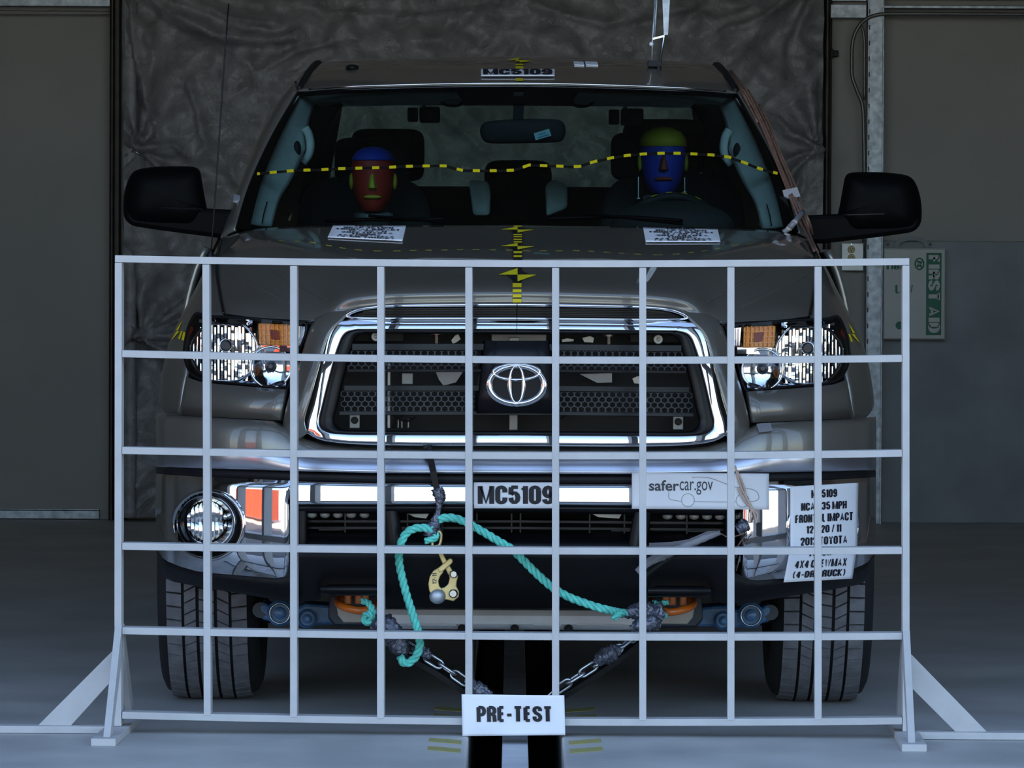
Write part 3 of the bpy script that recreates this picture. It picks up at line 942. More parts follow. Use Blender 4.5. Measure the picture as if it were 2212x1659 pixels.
# ---- bumper plan
BX = [0, .3, .55, .70, .82, .91, .97, 1.0, 1.018]
BY = [-.87, -.863, -.838, -.795, -.725, -.625, -.49, -.33, -.10]
def plan(x): return interp(abs(x), BX, BY)
def smplan(x):
    return sum(plan(abs(x) + d) for d in (-.05, -.025, 0, .025, .05)) / 5 if abs(x) < .95 else plan(x)
def bq(px, py, dY=0.0):
    dx = abs(px - 1116)
    yg = interp(dx, [0, 476, 616, 716, 776], [-.87, -.8, -.68, -.5, -.15])
    X = at(px, py, yg).x
    Y = smplan(X) + dY
    return Vector((X, Y, zat(X, Y, py)))
PXL = [341.5, 344, 350, 358, 368, 380, 395, 412, 430, 450, 475, 500, 530, 560, 590, 615, 640, 660, 700, 750, 800, 870, 950, 1030, 1116]
def patch(pxs, rows_fn):
    """rows_fn(px) -> list of (py,dY)"""
    cols = [[bq(px, py, d) for py, d in rows_fn(px)] for px in pxs]
    return [list(r) for r in zip(*cols)]
def fullw(rows):
    """left half rows (left..centre) to the whole width"""
    return [r[:-1] + [Vector((0, r[-1].y, r[-1].z))] + [Vector((-p.x, p.y, p.z)) for p in reversed(r[:-1])] for r in rows]

def ftop(px): return interp(px, [341, 395, 440, 520, 600, 625, 650, 680, 720, 800, 1116], [892, 898, 901, 905, 910, 925, 942, 955, 962, 966, 967])
def fbot(px): return interp(px, [341, 440, 625, 800, 1116], [1008, 1013, 1018, 1022, 1024])
def fmid(px): return interp(px, [341, 625, 1116], [972, 980, 985])
def fas(px):
    k = min(1, max(0, (px - 560) / 130)); t, b = ftop(px), fmid(px)
    c = [.07, .055, .042, .034, .030, .030]
    e = [.030, .014, .004, .0, -.001, -.001]
    return [(lerp(t, b, a), lerp(y, x, k)) for a, x, y in zip([0, .12, .35, .65, .9, 1], c, e)]
part('bumper_cover', G().grid(fullw(patch(PXL, fas))), 'paint', smooth=True, solid=0.006)
def fcap(px):
    k = min(1, max(0, (px - 560) / 130)); t, b = fmid(px) + 1, fbot(px)
    c = [.034, .026, .018, .008, .003, .001, .0, .008]
    e = [.003, -.002, -.003, -.002, .0, .003, .006, .016]
    return [(lerp(t, b, a), lerp(y, x, k)) for a, x, y in zip([0, .08, .25, .5, .7, .85, .95, 1], c, e)]
part('bumper_upper_cap', G().grid(fullw(patch(PXL, fcap))), 'cap_satin', smooth=True)
def ctop(px): return interp(px, [341, 440, 625, 800, 1116], [1023, 1030, 1038, 1042, 1045])
part('step_pad', G().grid(fullw(patch(PXL, lambda px: [(fbot(px) - 1, .03), (fbot(px) + 2, .014), (lerp(fbot(px), ctop(px), .5), .010), (ctop(px) - 1, .012), (ctop(px) + 4, .04)]))), 'black_plastic', smooth=True)
# chrome bar across the middle
PXC = [p for p in PXL if p >= 640]
def chc(px):
    t, b = ctop(px), 1092
    return [(t, .012), (t + 1, .002), (t + 3, -.005), (lerp(t, b, .2), -.0075), (lerp(t, b, .5), -.008), (lerp(t, b, .8), -.0085), (b - 4, -.0085), (b - 1.5, -.004), (b, .012)]
part('chrome_bumper_bar', G().grid(fullw(patch(PXC, chc))), 'chrome', smooth=True)
# chrome corners with the fog lamp openings
def cbot(px): return interp(px, [341, 350, 370, 395, 430, 480, 540, 600, 618, 645], [1180, 1195, 1212, 1224, 1234, 1240, 1245, 1250, 1246, 1232])
pxs = [341.5, 343, 345, 348, 352, 357, 362] + [368 + 6 * i for i in range(47)]
FOG = (454.0, 1134.0)
def chs(px):
    t, b = ctop(px), cbot(px); n = 36
    out = []
    for i in range(n + 1):
        a = i / n
        d = .012 * max(0, 1 - a * 14) + .020 * max(0, (a - .75) / .25) ** 2 - .004 * math.sin(math.pi * a)
        d += .055 * max(0, (px - 612) / 32) ** 2 * (1 if a > .25 else a / .25)
        out.append((lerp(t, b, a), d))
    return out
rows = patch(pxs, chs)
cg = G()
for r in rows: cg.v += r
nc = len(rows[0])
for i in range(len(rows) - 1):
    for j in range(nc - 1):
        c = (rows[i][j] + rows[i + 1][j + 1]) / 2
        x, y = proj(c)
        if math.hypot(x - FOG[0], y - FOG[1]) < 73.5: continue
        cg.f.append((i * nc + j, i * nc + j + 1, (i + 1) * nc + j + 1, (i + 1) * nc + j)); cg.mi.append(0)
chl, chr_ = part('chrome_bumper_corner', cg, 'chrome', mir=True, smooth=True)
# fog lamps
def ringpts(c, r, fn, n=48, sy=1.0): return [fn(c[0] + r * math.cos(2 * math.pi * k / n), c[1] + sy * r * math.sin(2 * math.pi * k / n)) for k in range(n)]
FL = (447.0, 1127.0)
def flat(Y): return lambda x, y: at(x, y, Y)
YFOG = -.60
g = G().grid([ringpts(FOG, 79.5, lambda x, y: bq(x, y, .006)), ringpts(FOG, 77.5, lambda x, y: bq(x, y, -.008)), ringpts((454, 1134), 71.5, lambda x, y: bq(x, y, -.009)), ringpts((454, 1134), 70, lambda x, y: bq(x, y, -.003))], True)
part('fog_lamp_ring', g, 'chrome', mir=True, smooth=True)
g = G().grid([ringpts((454, 1134), 70.5, lambda x, y: bq(x, y, -.004)), ringpts((452, 1132), 64, lambda x, y: bq(x, y, .004)), ringpts((450, 1130), 58, lambda x, y: bq(x, y, .018)), ringpts((449, 1129), 53, lambda x, y: lerp(bq(x, y, .02), at(x, y, YFOG - .03), .6)), ringpts(FL, 46, flat(YFOG))], True)
part('fog_lamp_bezel', g, 'black_gloss', mir=True, smooth=True)
part('fog_lamp_trim', G().tube(ringpts((450, 1131), 60.5, lambda x, y: bq(x, y, .010)), .0018, 6, True), 'chrome', mir=True, smooth=True)
rnd = random.Random(3)
def pillow(g, x, y, dx, dy, Y, ax, ay, n=4):
    """one bulged mirror cell"""
    rows_ = []
    for j in range(n + 1):
        row = []
        for i in range(n + 1):
            u, v = i / n * 2 - 1, j / n * 2 - 1
            row.append(at(x + dx * i / n, y + dy * j / n, Y + ax * u * u + ay * v * v))
        rows_.append(row)
    return g.grid(rows_)
def facets(inside, x0, x1, y0, y1, dx, dy, Yfn, ax, ay, stagger=True):
    """mirror flutes: upright strips stepped back along the lens, cut into bulged cells"""
    g = G(); x = x0; k = 0
    while x < x1:
        y = y0 - ((k % 2) * dy * .5 if stagger else 0)
        Yc = max(Yfn(x), Yfn(x + dx))
        while y < y1:
            if inside(x + dx / 2, y + dy / 2):
                pillow(g, x, y, dx, dy, Yc + rnd.uniform(-.001, .001), ax * rnd.uniform(.4, 1.3), ay * rnd.uniform(-1, 1.2))
            y += dy
        x += dx; k += 1
    return g
def facets_fog():
    g = G()
    for i in range(10):
        x = FL[0] - 45 + 9 * i
        h = math.sqrt(max(60, 45 ** 2 - (x + 4.5 - FL[0]) ** 2))
        Y = YFOG + .012 - .008 * ((x + 4.5 - FL[0]) / 45) ** 2
        for j in range(2):
            pillow(g, x, FL[1] - h + j * h, 9, h, Y + rnd.uniform(-.001, .001), .0010 * rnd.uniform(.5, 1.3), .0042 * rnd.uniform(.5, 1.2), 6)
    return g
def bowl(c, r, Yrim, depth, nr=6, na=40, jit=0.0, sy=1.0, clip=None, tilt=0.0):
    """faceted reflector bowl; jit breaks it into flutes"""
    rows_ = []
    rnd = random.Random(int(c[0] * 7 + r))
    fl_ = [rnd.uniform(-1, 1) for _ in range(400)]
    for i in range(nr + 1):
        fr = 1 - i / nr * 0.93
        row = []
        for k in range(na):
            a = 2 * math.pi * k / na
            x = c[0] + r * fr * math.cos(a); y = c[1] + sy * r * fr * math.sin(a)
            if clip: x, y = clip(x, y)
            j = jit * fl_[(k * 7 + i * 13) % 400] * (1 if 0 < i < nr else 0)
            Y = Yrim + tilt * (x - c[0]) + depth * (1 - fr * fr) + j
            row.append(at(x, y, Y))
        rows_.append(row)
    return G().grid(rows_, True)
g = facets_fog()
fo = part('fog_lamp_reflector', g, 'reflector', mir=True, smooth=True)
g = G().grid([ringpts(FL, 46, flat(YFOG - .002)), ringpts(FL, 40, flat(YFOG - .006)), ringpts(FL, 22, flat(YFOG - .013)), ringpts(FL, 1, flat(YFOG - .015))], True)
part('fog_lamp_lens', g, 'lamp_lens', mir=True, smooth=True)
part('fog_lamp_bulb', G().ball(at(FL[0], FL[1], YFOG + .02), (.016, .02, .016), 12, 8), 'bulb_dark', mir=True, smooth=True)

# black lower intake between the chrome corners
PXI = [640, 650, 662, 680, 720, 760, 800, 820, 845, 862, 900, 960, 1030, 1116]
part('intake_top', G().grid(fullw(patch(PXI, lambda px: [(1091, .012), (1093, .006), (1098, .004), (1107, .010), (1109, .05)]))), 'grille_black', smooth=True)
part('intake_floor', G().grid(fullw(patch(PXI, lambda px: [(1146, .085), (1158, .04), (1172, .012), (1182, .004), (1192, .012)]))), 'grille_black', smooth=True)
for a0, a1, b0, b1 in ((640, 664, 640, 664), (822, 860, 834, 876)):
    g = G().grid(list(map(list, zip([bq(a0, 1104, .02), bq(a0 + 3, 1104, .006), bq(a1 - 3, 1104, .006), bq(a1, 1104, .03)], [bq(b0, 1186, .02), bq(b0 + 3, 1186, .006), bq(b1 - 3, 1186, .006), bq(b1, 1186, .03)]))))
    part('intake_divider', g, 'grille_black', mir=True, smooth=True)
for y in (1126, 1140):
    for a, b in ((664, 826),):
        part('intake_slat', G().sweep([bq(a, y, .05), bq((a + b) / 2, y, .045), bq(b, y, .045)], [(-.01, -.003), (.01, -.003), (.01, .003), (-.01, .003)]), 'grille_black', mir=True)
    pts = [bq(x, y, .045) for x in (862, 950, 1116)]
    pts = pts[:-1] + [Vector((0, pts[-1].y, pts[-1].z))] + [Vector((-p.x, p.y, p.z)) for p in reversed(pts[:-1])]
    part('intake_slat', G().sweep(pts, [(-.01, -.003), (.01, -.003), (.01, .003), (-.01, .003)]), 'grille_black')
for x in (745, 880, 955, 1030, 1105):
    part('intake_rib', G().bar(bq(x, 1106, .055), bq(x, 1150, .055), .004, .012, (0, 1, 0)), 'grille_black', mir=True)
for x in (672, 700, 728, 757, 786):
    g = G().ball(bq(x, 1112, .10), (.014, .012, .009), 10, 6)
    part('clip', g, 'plate_white', mir=True, smooth=True)
for x0, x1 in ((880, 925), (1280, 1345)):
    part('brace_tab', G().prism([bq(x0, 1110, .12), bq(x1, 1110, .12), bq(x1 - 6, 1120, .12), bq(x0 + 14, 1117, .12)], (0, .01, 0)), 'plate_white')

# lower valance
def vbot(px): return interp(px, [640, 690, 700, 818, 832, 1116], [1300, 1296, 1266, 1264, 1312, 1314])
PXV = [640, 655, 670, 688, 700, 720, 760, 800, 818, 832, 860, 920, 1000, 1116]
def val(px):
    b = vbot(px)
    return [(1190, .012), (1195, .004), (1206, .006), (1222, .018), (lerp(1222, b, .35), .032), (lerp(1222, b, .7), .062), (b, .11), (b - 4, .16)]
part('lower_valance', G().grid(fullw(patch(PXV, val))), 'black_plastic', smooth=True)
def vcs(px):
    t = cbot(px) - 2
    b = interp(px, [341, 360, 375, 430, 511, 620, 645], [1200, 1245, 1256, 1267, 1281, 1300, 1300])
    k = min(1, (px - 341) / 60)
    return [(t, .024 * k + .01), (t + 3, .018), (lerp(t, b, .4), .03), (lerp(t, b, .8), .055), (b, .08), (b - 5, .14)]
part('corner_valance', G().grid(patch([344, 350, 358, 368, 380, 395, 412, 430, 450, 475, 500, 530, 560, 590, 615, 645], vcs)), 'black_plastic', mir=True, smooth=True)
# lip over the tow hook openings
g = G().grid(patch([692, 698, 712, 760, 806, 820, 828], lambda px: [(1262 + 4 * (px < 700 or px > 818), .05), (1266, .035), (1276, .032), (1284 - 3 * (px < 700), .04), (1287, .07)]))
part('hook_opening_lip', g, 'grille_black', mir=True, smooth=True)

# ---- panel under the headlamp
def fillr(px):
    t = interp(px, [385, 403, 440, 560, 622], [845, 813, 825, 836, 842]); b = interp(px, [385, 610, 625], [897, 908, 909])
    return t, b
cols = []
for a in [0, .03, .12, .3, .5, .7, .88, .97, 1]:
    tx, bx = lerp(402, 622, a), lerp(386, 610, a)
    ty = interp(tx, [400, 415, 440, 560, 622], [812, 820, 827, 837, 842]); by = interp(bx, [386, 610], [897, 908])
    col = []
    for q in (0, .5, 1):
        px, py = lerp(tx, bx, q), lerp(ty, by, q)
        Yp = interp(px, [385, 400, 440, 500, 560, 622], [-.42, -.47, -.58, -.67, -.72, -.76]) + (.012 if a in (0, 1) else 0) - .026 * q + .012
        col.append(at(px, py, Yp))
    cols.append(col)
part('headlamp_lower_panel', G().grid([list(r) for r in zip(*cols)]), 'paint', mir=True, smooth=True, solid=0.006)
# body coloured strip between headlamp and grille
nose = [
 [(700, 656, -.67), (734, 642, -.70), (760, 668, -.775)],
 [(676, 694, -.742), (706, 690, -.775), (738, 690, -.80)],
 [(664, 722, -.752), (686, 726, -.79), (708, 722, -.81)],
 [(645, 790, -.765), (664, 800, -.81), (688, 790, -.825)],
 [(626, 850, -.775), (645, 865, -.82), (670, 855, -.835)],
 [(612, 908, -.775), (632, 915, -.815), (656, 905, -.835)],
 [(612, 935, -.77), (640, 950, -.80), (662, 938, -.82)],
]
part('grille_side_panel', G().grid(surf(pn(nose), 5, 5)), 'paint', mir=True, smooth=True, solid=0.006)

# ---- chrome strip and slot on the hood nose
def nosY(px): return interp(abs(px - 1116), [0, 250, 330, 380], [-.835, -.822, -.80, -.775])
o_out = [(1116, 654), (950, 655), (850, 657), (790, 662), (760, 670), (741, 682), (760, 689), (850, 690), (950, 690), (1116, 690)]
o_in = [(1116, 663), (950, 664), (850, 665), (800, 669), (772, 675), (758, 682), (770, 684), (850, 685), (950, 685), (1116, 685)]
def nz(p, d): return at(p[0], p[1], nosY(p[0]) + d)
a = curve([nz(p, .012) for p in o_out], 4); b = curve([nz(p, -.004) for p in o_out], 4)
mid_ = curve([nz(((p[0] + q[0]) / 2, (p[1] + q[1]) / 2), -.012) for p, q in zip(o_out, o_in)], 4)
c = curve([nz(p, .004) for p in o_in], 4); d = curve([nz(p, .03) for p in o_in], 4)
part('hood_chrome_strip', G().grid([a, b, mid_, c, d]), 'chrome', mir=True, smooth=True)
n = 8
rows = []
for j in range(3):
    rows.append([nz((px, lerp(interp(px, [758, 800, 850, 1116], [682, 668, 664, 662]), interp(px, [758, 770, 1116], [682, 685, 686]), j / 2)), .022) for px in (758, 775, 800, 850, 950, 1030, 1116)])
part('nose_slot', G().grid(rows), 'black_plastic', mir=True)
for k in range(5):
    y = 667 + k * 3.6
    pts = [nz((px, max(y, interp(px, [770, 800, 850, 1116], [676, 669, 665, 663]))), .016) for px in (785, 850, 950, 1116)]
    part('nose_slot_slat', G().sweep(pts, [(-.006, -.0012), (.006, -.0012), (.006, .0012), (-.006, .0012)]), 'grille_black', mir=True)

# ---- grille
def gY(px, py): return interp(abs(px - 1116), [0, 200, 330, 420, 470], [-.85, -.843, -.83, -.81, -.79]) + (830 - py) * .00012
outer = [(1116, 690), (950, 690), (800, 690), (748, 691), (720, 700), (703, 735), (684, 800), (666, 870), (650, 915), (662, 936), (715, 955), (850, 962), (1116, 963)]
inner = [(1116, 712), (950, 712), (800, 712), (768, 713), (745, 722), (731, 750), (713, 812), (696, 880), (690, 914), (704, 931), (742, 937), (850, 938), (1116, 939)]
def gz(p, d): return at(p[0], p[1], gY(*p) + d)
def ringrow(t, da, db=None, w=0.0):
    """t: across the band; the top run leans back to face the sky, the rest stands upright"""
    pts = []
    for i, (p, q) in enumerate(zip(outer, inner)):
        k = 1.0 if i <= 3 else (.5 if i == 4 else 0.0)
        lean = lerp(.006, -.004, min(1, max(0, t))) * k + (-.004) * (1 - k)
        pts.append(gz((lerp(p[0], q[0], t), lerp(p[1], q[1], t)), lean + da))
    return curve(pts, 6)
part('grille_chrome_surround', G().grid([ringrow(-.10, .05), ringrow(0, .006), ringrow(.05, .001), ringrow(.12, 0), ringrow(.5, -.0005), ringrow(.88, 0), ringrow(.96, .001), ringrow(1, .006), ringrow(1.02, .04)]), 'chrome', mir=True, smooth=True)
# black inner frame
inner2 = [(1116, 722), (950, 721), (800, 720), (786, 721), (770, 728), (760, 752), (744, 812), (728, 880), (722, 908), (732, 924), (756, 929), (850, 930), (1116, 931)]
def inrow(t, d): return curve([gz((lerp(p[0], q[0], t), lerp(p[1], q[1], t)), d) for p, q in zip(inner, inner2)], 6)
part('grille_inner_frame', G().grid([inrow(-.1, .01), inrow(.1, .004), inrow(.8, .006), inrow(1, .014), inrow(1.03, .06)]), 'grille_black', mir=True, smooth=True)
def gbox(px0, py0, px1, py1, d0, d1, n=6):
    """curved bar of the grille between two picture rows; closed solid"""
    rows_ = []
    for py, dd in ((py0, d1), (py0, d0), (py1, d0), (py1, d1), (py0, d1)):
        rows_.append([gz((lerp(px0, px1, i / n), py), dd) for i in range(n + 1)])
    return G().grid(rows_)
# bars
for y0, y1 in ((742, 757), (797, 804), (832, 845), (888, 897)):
    xe = interp((y0 + y1) / 2, [712, 930], [768, 726])
    g = gbox(xe, y0, 1116, y1, .012, .045, 8)
    g.v += []
    part('grille_bar', g, 'grille_black', mir=True, bevel=0.0015)
# honeycomb strips
def honeycomb(px0, px1, py0, py1, d, pitch=15.0, ry=.87):
    """hexagon net: each cell a thin hexagonal wall"""
    g = G(); R = pitch / math.sqrt(3)
    h = 0; y = py0
    cells = []
    vy = R * 1.5 * ry * .96
    row = 0
    y = py0 + R * .55
    while y < py1:
        x = px0 + (pitch / 2 if row % 2 else 0) + pitch / 2
        while x < px1 - pitch * .3:
            cells.append((x, y)); x += pitch
        y += vy; row += 1
    for (x, y) in cells:
        o_, i_ = [], []
        for k in range(6):
            a = math.pi / 6 + k * math.pi / 3
            for lst, rr in ((o_, R * 1.02), (i_, R * .80)):
                qx = min(max(x + rr * math.cos(a), px0), px1); qy = min(max(y + rr * math.sin(a) * ry, py0 - 2), py1 + 2)
                lst.append((qx, qy))
        n0 = len(g.v)
        g.v += [gz(p, d) for p in o_] + [gz(p, d) for p in i_] + [gz(p, d + .018) for p in i_]
        for k in range(6):
            k2 = (k + 1) % 6
            g.f.append((n0 + k, n0 + k2, n0 + 6 + k2, n0 + 6 + k)); g.mi.append(0)
            g.f.append((n0 + 6 + k, n0 + 6 + k2, n0 + 12 + k2, n0 + 12 + k)); g.mi.append(0)
    return g
for a in ((744, 1032, 758, 797), (736, 1026, 846, 888)):
    o1, o2 = part('honeycomb_mesh', honeycomb(*a, .016), 'mesh_black', mir=True)
    o1['kind'] = 'stuff'; o2['kind'] = 'stuff'
# centre badge panel
P0 = [(1040, 738), (1192, 738), (1198, 790), (1206, 890), (1026, 890), (1034, 790)]
rows = []
for py, hw in ((736, 74), (770, 78), (800, 82), (850, 88), (892, 92)):
    rows.append([gz((1116 + hw * t_, py), -.004 if abs(t_) < .95 else .03) for t_ in (-1, -.9, -.5, 0, .5, .9, 1)])
part('badge_panel', G().grid(rows), 'grille_black', smooth=True, solid=0.004)
# emblem: three ovals on a black oval ground
BC = (1116, 831)
em = G()
YB = gY(*BC) - .012
def oval(c, rx, ry, n=48): return [at(c[0] + rx * math.cos(2 * math.pi * k / n), c[1] - ry * math.sin(2 * math.pi * k / n), YB - .006) for k in range(n)]
bd = part('emblem', G().grid([[at(1116 + 68 * math.cos(t_ * math.pi / 24), 833 - 48 * math.sin(t_ * math.pi / 24), YB + .012) for t_ in range(48)], [at(1116 + 66 * math.cos(t_ * math.pi / 24), 831 - 46 * math.sin(t_ * math.pi / 24), YB - .002) for t_ in range(48)], [at(1116 + 58 * math.cos(t_ * math.pi / 24), 831 - 40 * math.sin(t_ * math.pi / 24), YB + .002) for t_ in range(48)]], True), 'chrome', smooth=True)
bd['label'] = 'chrome oval emblem of three interlaced ovals'
g = G(); g.add(oval(BC, 62, 43), [tuple(range(48))])
link('emblem_ground', g.xf(Matrix.Translation((0, .006, 0))), 'black_plastic', bd)
def ovaltube(c, rx, ry, w0, w1):
    n_ = 48; rows_ = []
    for s_, dy in ((-1, .005), (-.8, -.003), (0, -.0045), (.8, -.003), (1, .005)):
        rows_.append([])
        for k in range(n_):
            a_ = 2 * math.pi * k / n_; ww = lerp(w0, w1, abs(math.sin(a_)))
            rows_[-1].append(at(c[0] + (rx + s_ * ww) * math.cos(a_), c[1] - (ry + s_ * ww) * math.sin(a_), YB + dy))
    return G().grid(rows_, True)
link('outer_oval', ovaltube(BC, 59.5, 40.5, 8.5, 6.0), 'chrome', bd, smooth=True)
link('cross_oval', ovaltube((1116, 804), 50, 16.5, 5.6, 4.0), 'chrome', bd, smooth=True)
link('upright_oval', ovaltube((1116, 830), 15.5, 40, 5.4, 3.2), 'chrome', bd, smooth=True)

# ---- what shows behind the grille
part('radiator', G().box((0, -.50, .83), (1.10, .04, .52)), 'engine_dark')
part('condenser_frame', G().box((0, -.53, 1.045), (1.2, .05, .05)), 'engine_dark')
def ebox(px0, py0, px1, py1, Y, th, m, nm, mir=False):
    a_ = at(px0, py0, Y); b_ = at(px1, py1, Y)
    return part(nm, G().box(((a_.x + b_.x) / 2, Y + th / 2, (a_.z + b_.z) / 2), (abs(b_.x - a_.x), th, abs(a_.z - b_.z))), m, mir=mir, bevel=.002)
ebox(755, 718, 872, 738, -.66, .04, 'engine_dark', 'core_support', True)
ebox(1062, 722, 1180, 742, -.62, .03, 'skid_grey', 'hood_latch')
ebox(1100, 728, 1122, 744, -.64, .03, 'engine_metal', 'latch_striker')
for x, y in ((812, 727), (1422, 733)):
    c = at(x, y, -.69)
    b_ = part('bolt', G().lathe([(.0135, .02), (.0135, 0), (.0115, -.004), (.006, -.004), (.0055, .004), (.0005, .005)], c, 'Y', 18), 'plate_white', smooth=True, auto=30)
for x, y in ((943, 732), (1315, 736)):
    c = at(x, y, -.66)
    part('hood_bumper_stop', G().tube([c + Vector((0, 0, -.015)), c + Vector((0, 0, .012))], .005, 8).lathe([(.0005, .012), (.017, .012), (.017, .018), (.0005, .018)], c, 'Z', 14), 'engine_metal', smooth=True, auto=30)
for pl in ([(975, 735), (983, 725), (990, 722), (995, 733), (985, 740), (978, 742)], [(1213, 734), (1225, 731), (1240, 733), (1238, 737), (1215, 739)], [(1258, 730), (1275, 726), (1283, 730), (1281, 740), (1262, 739)]):
    part('cable_bracket', G().prism([at(x, y, -.66) for x, y in pl], (0, .015, 0)), 'engine_metal')
part('horn', G().prism([at(x, y, -.62) for x, y in ((940, 800), (1000, 803), (985, 826), (958, 833), (948, 820))], (0, .04, 0)), 'skid_grey')
part('horn', G().prism([at(x, y, -.62) for x, y in ((1252, 808), (1322, 806), (1322, 826), (1290, 827))], (0, .04, 0)), 'skid_grey')
ebox(837, 784, 843, 925, -.64, .02, 'plate_white', 'support_strut')
ebox(868, 806, 892, 830, -.62, .02, 'skid_grey', 'relay_bracket')
part('sensor', G().prism([at(x, y, -.68) for x, y in ((1366, 818), (1376, 813), (1392, 812), (1390, 830), (1370, 828))], (0, .02, 0)), 'engine_metal')
for s_ in (-1, 1):
    g = G().prism([at(1116 + s_ * dx, y + 4 * (s_ > 0), -.74) for dx, y in ((386, 812), (377, 796), (370, 797), (378, 832), (392, 838))], (0, .01, 0))
    part('duct_edge', g, 'skid_grey')
ebox(698, 892, 722, 918, -.72, .02, 'plate_white', 'lower_bracket', True)
ebox(755, 893, 777, 925, -.66, .02, 'skid_grey', 'lower_clip', True)
c = at(766, 908, -.665)
part('lower_clip_screw', G().lathe([(.0005, -.006), (.008, -.006), (.010, .0)], c, 'Y', 14), 'engine_dark', mir=True)
ebox(1100, 893, 1118, 929, -.6, .02, 'skid_grey', 'latch_support')
for pts in ([(845, 893), (862, 905), (880, 910), (898, 900)], [(850, 925), (856, 905), (872, 896)], [(1212, 905), (1222, 896), (1232, 895)]):
    part('harness_wire', G().tube(curve([at(x, y, -.63) for x, y in pts], 5), .003, 6), 'rubber_dark', smooth=True)
for x in (858, 866, 880):
    ebox(x, 905, x + 4, 925, -.62, .02, 'engine_metal', 'fin_clip')

# ---- headlamps
def lY(px): return interp(px, [397, 404, 415, 440, 500, 560, 620, 668], [-.345, -.40, -.455, -.535, -.63, -.69, -.732, -.755])
def ltop(px): return interp(px, [397, 401, 407, 414, 424, 450, 560, 668], [762, 730, 705, 688, 677, 683, 689, 700])
def lbot(px): return interp(px, [397, 403, 412, 424, 440, 560, 622, 640, 668], [764, 790, 805, 815, 822, 833, 839, 774, 702])
pxl = [397, 399, 402, 406, 411, 417, 424, 433, 445, 460, 480, 505, 530, 555, 580, 605, 622, 631, 640, 650, 660, 668]
def lens_rows(d, k=1.0, n_=8):
    cols_ = []
    for px in pxl:
        t, b = ltop(px), lbot(px)
        cols_.append([at(px, lerp(t, b, j / n_), lY(px) + d - .010 * math.sin(math.pi * j / n_)) for j in range(n_ + 1)])
    return [list(r) for r in zip(*cols_)]
part('headlamp_lens', G().grid(lens_rows(0)), 'lamp_lens', mir=True, smooth=True)
hb = G().grid(lens_rows(.10))
part('headlamp_housing', hb, 'black_gloss', mir=True, smooth=True)
# side wall of the housing
edge = [(px, ltop(px)) for px in pxl] + [(px, lbot(px)) for px in reversed(pxl[:-1])]
part('headlamp_wall', G().grid([[at(x, y, lY(x) + .004) for x, y in edge], [at(x, y, lY(x) + .11) for x, y in edge]], True), 'chrome_soft', mir=True)
# dark seal round the lamp
part('headlamp_seal', G().tube(curve([at(x, y, lY(x) + .006) for x, y in edge[::2]], 3, True), .004, 6, True), 'black_plastic', mir=True, smooth=True)
# large beam reflector, flat-topped
def clip_big(x, y):
    y = max(y, 699 + (x - 460) * .05)
    lim = 556
    if x > 530: y = max(y, 700 + (x - 530) * 1.5)
    return min(x, lim), min(y, 824)
BIG = (485.0, 760.0)
def bigrim(k): 
    a_ = 2 * math.pi * k / 64
    return clip_big(BIG[0] + 73 * math.cos(a_), BIG[1] + 68 * math.sin(a_))
def rimY(x): return lY(x) + .022
rnd = random.Random(3)
def in_big(x, y):
    if math.hypot((x - BIG[0]) / 74, (y - BIG[1]) / 70) > 1: return False
    if math.hypot(x - 489, y - 746) < 11: return False
    return (x, y) == clip_big(x, y)
part('low_beam_reflector', facets(in_big, 410, 560, 694, 828, 7.5, 26, lambda x: rimY(x) + .012, .0008, .0016), 'reflector', mir=True, smooth=True)
part('low_beam_rim', G().tube(curve([at(*bigrim(k), rimY(bigrim(k)[0]) - .002) for k in range(0, 64, 2)], 3, True), .0036, 8, True), 'chrome', mir=True, smooth=True)
c = at(489, 746, -.56)
part('low_beam_bulb', G().lathe([(.0005, -.03), (.011, -.03), (.014, -.022), (.014, .05)], c, 'Y', 18), 'bulb_dark', mir=True, smooth=True, auto=40)
part('low_beam_bulb_ring', G().tube([c + Vector((.0165 * math.cos(a_ * math.pi / 10), -.02, .0165 * math.sin(a_ * math.pi / 10))) for a_ in range(20)], .0022, 6, True), 'chrome', mir=True, smooth=True)
# small beam
SM = (585.0, 793.0)
g = bowl(SM, 43, rimY(585), .011, 7, 36, .0003)
part('high_beam_reflector', g, 'reflector', mir=True, smooth=True, auto=50)
part('high_beam_rim', G().tube([at(SM[0] + 44 * math.cos(2 * math.pi * k / 40), SM[1] + 44 * math.sin(2 * math.pi * k / 40), rimY(585) - .002) for k in range(40)], .0036, 8, True), 'chrome', mir=True, smooth=True)
c = at(585, 791, rimY(585) + .012)
part('high_beam_bulb', G().lathe([(.0005, -.014), (.006, -.014), (.009, -.008), (.015, -.006), (.022, .012), (.022, .04)], c, 'Y', 12), 'bulb_dark', mir=True, smooth=True, auto=30)
# amber turn lamp and its clear neighbour
def lbox(x0, y0, x1, y1, d, th, slant=0):
    pl_ = [at(x0, y0, lY(x0) + d), at(x1, y0 + 3, lY(x1) + d), at(x1 - slant, y1 + 2, lY(x1) + d), at(x0 + 3, y1, lY(x0) + d)]
    return G().prism(pl_, (0, th, 0))
part('turn_lamp', lbox(557, 698, 627, 745, .02, .03), 'amber', mir=True, bevel=.004)
for k in range(7):
    x = 562 + k * 9.5
    part('turn_lamp_rib', G().bar(at(x, 700, lY(x) + .018), at(x + 1, 744, lY(x) + .018), .0025, .004, (0, 1, 0)), 'amber', mir=True)
for y in (710, 722, 734):
    part('turn_lamp_rib', G().bar(at(559, y, lY(559) + .018), at(625, y + 3, lY(625) + .018), .004, .002), 'amber', mir=True)
part('turn_lamp_bulb', lbox(583, 712, 603, 733, .014, .01), 'dummy_brown', mir=True, bevel=.002)
g = lbox(632, 703, 663, 745, .025, .02, 14)
part('side_reflector', g, 'reflector', mir=True)
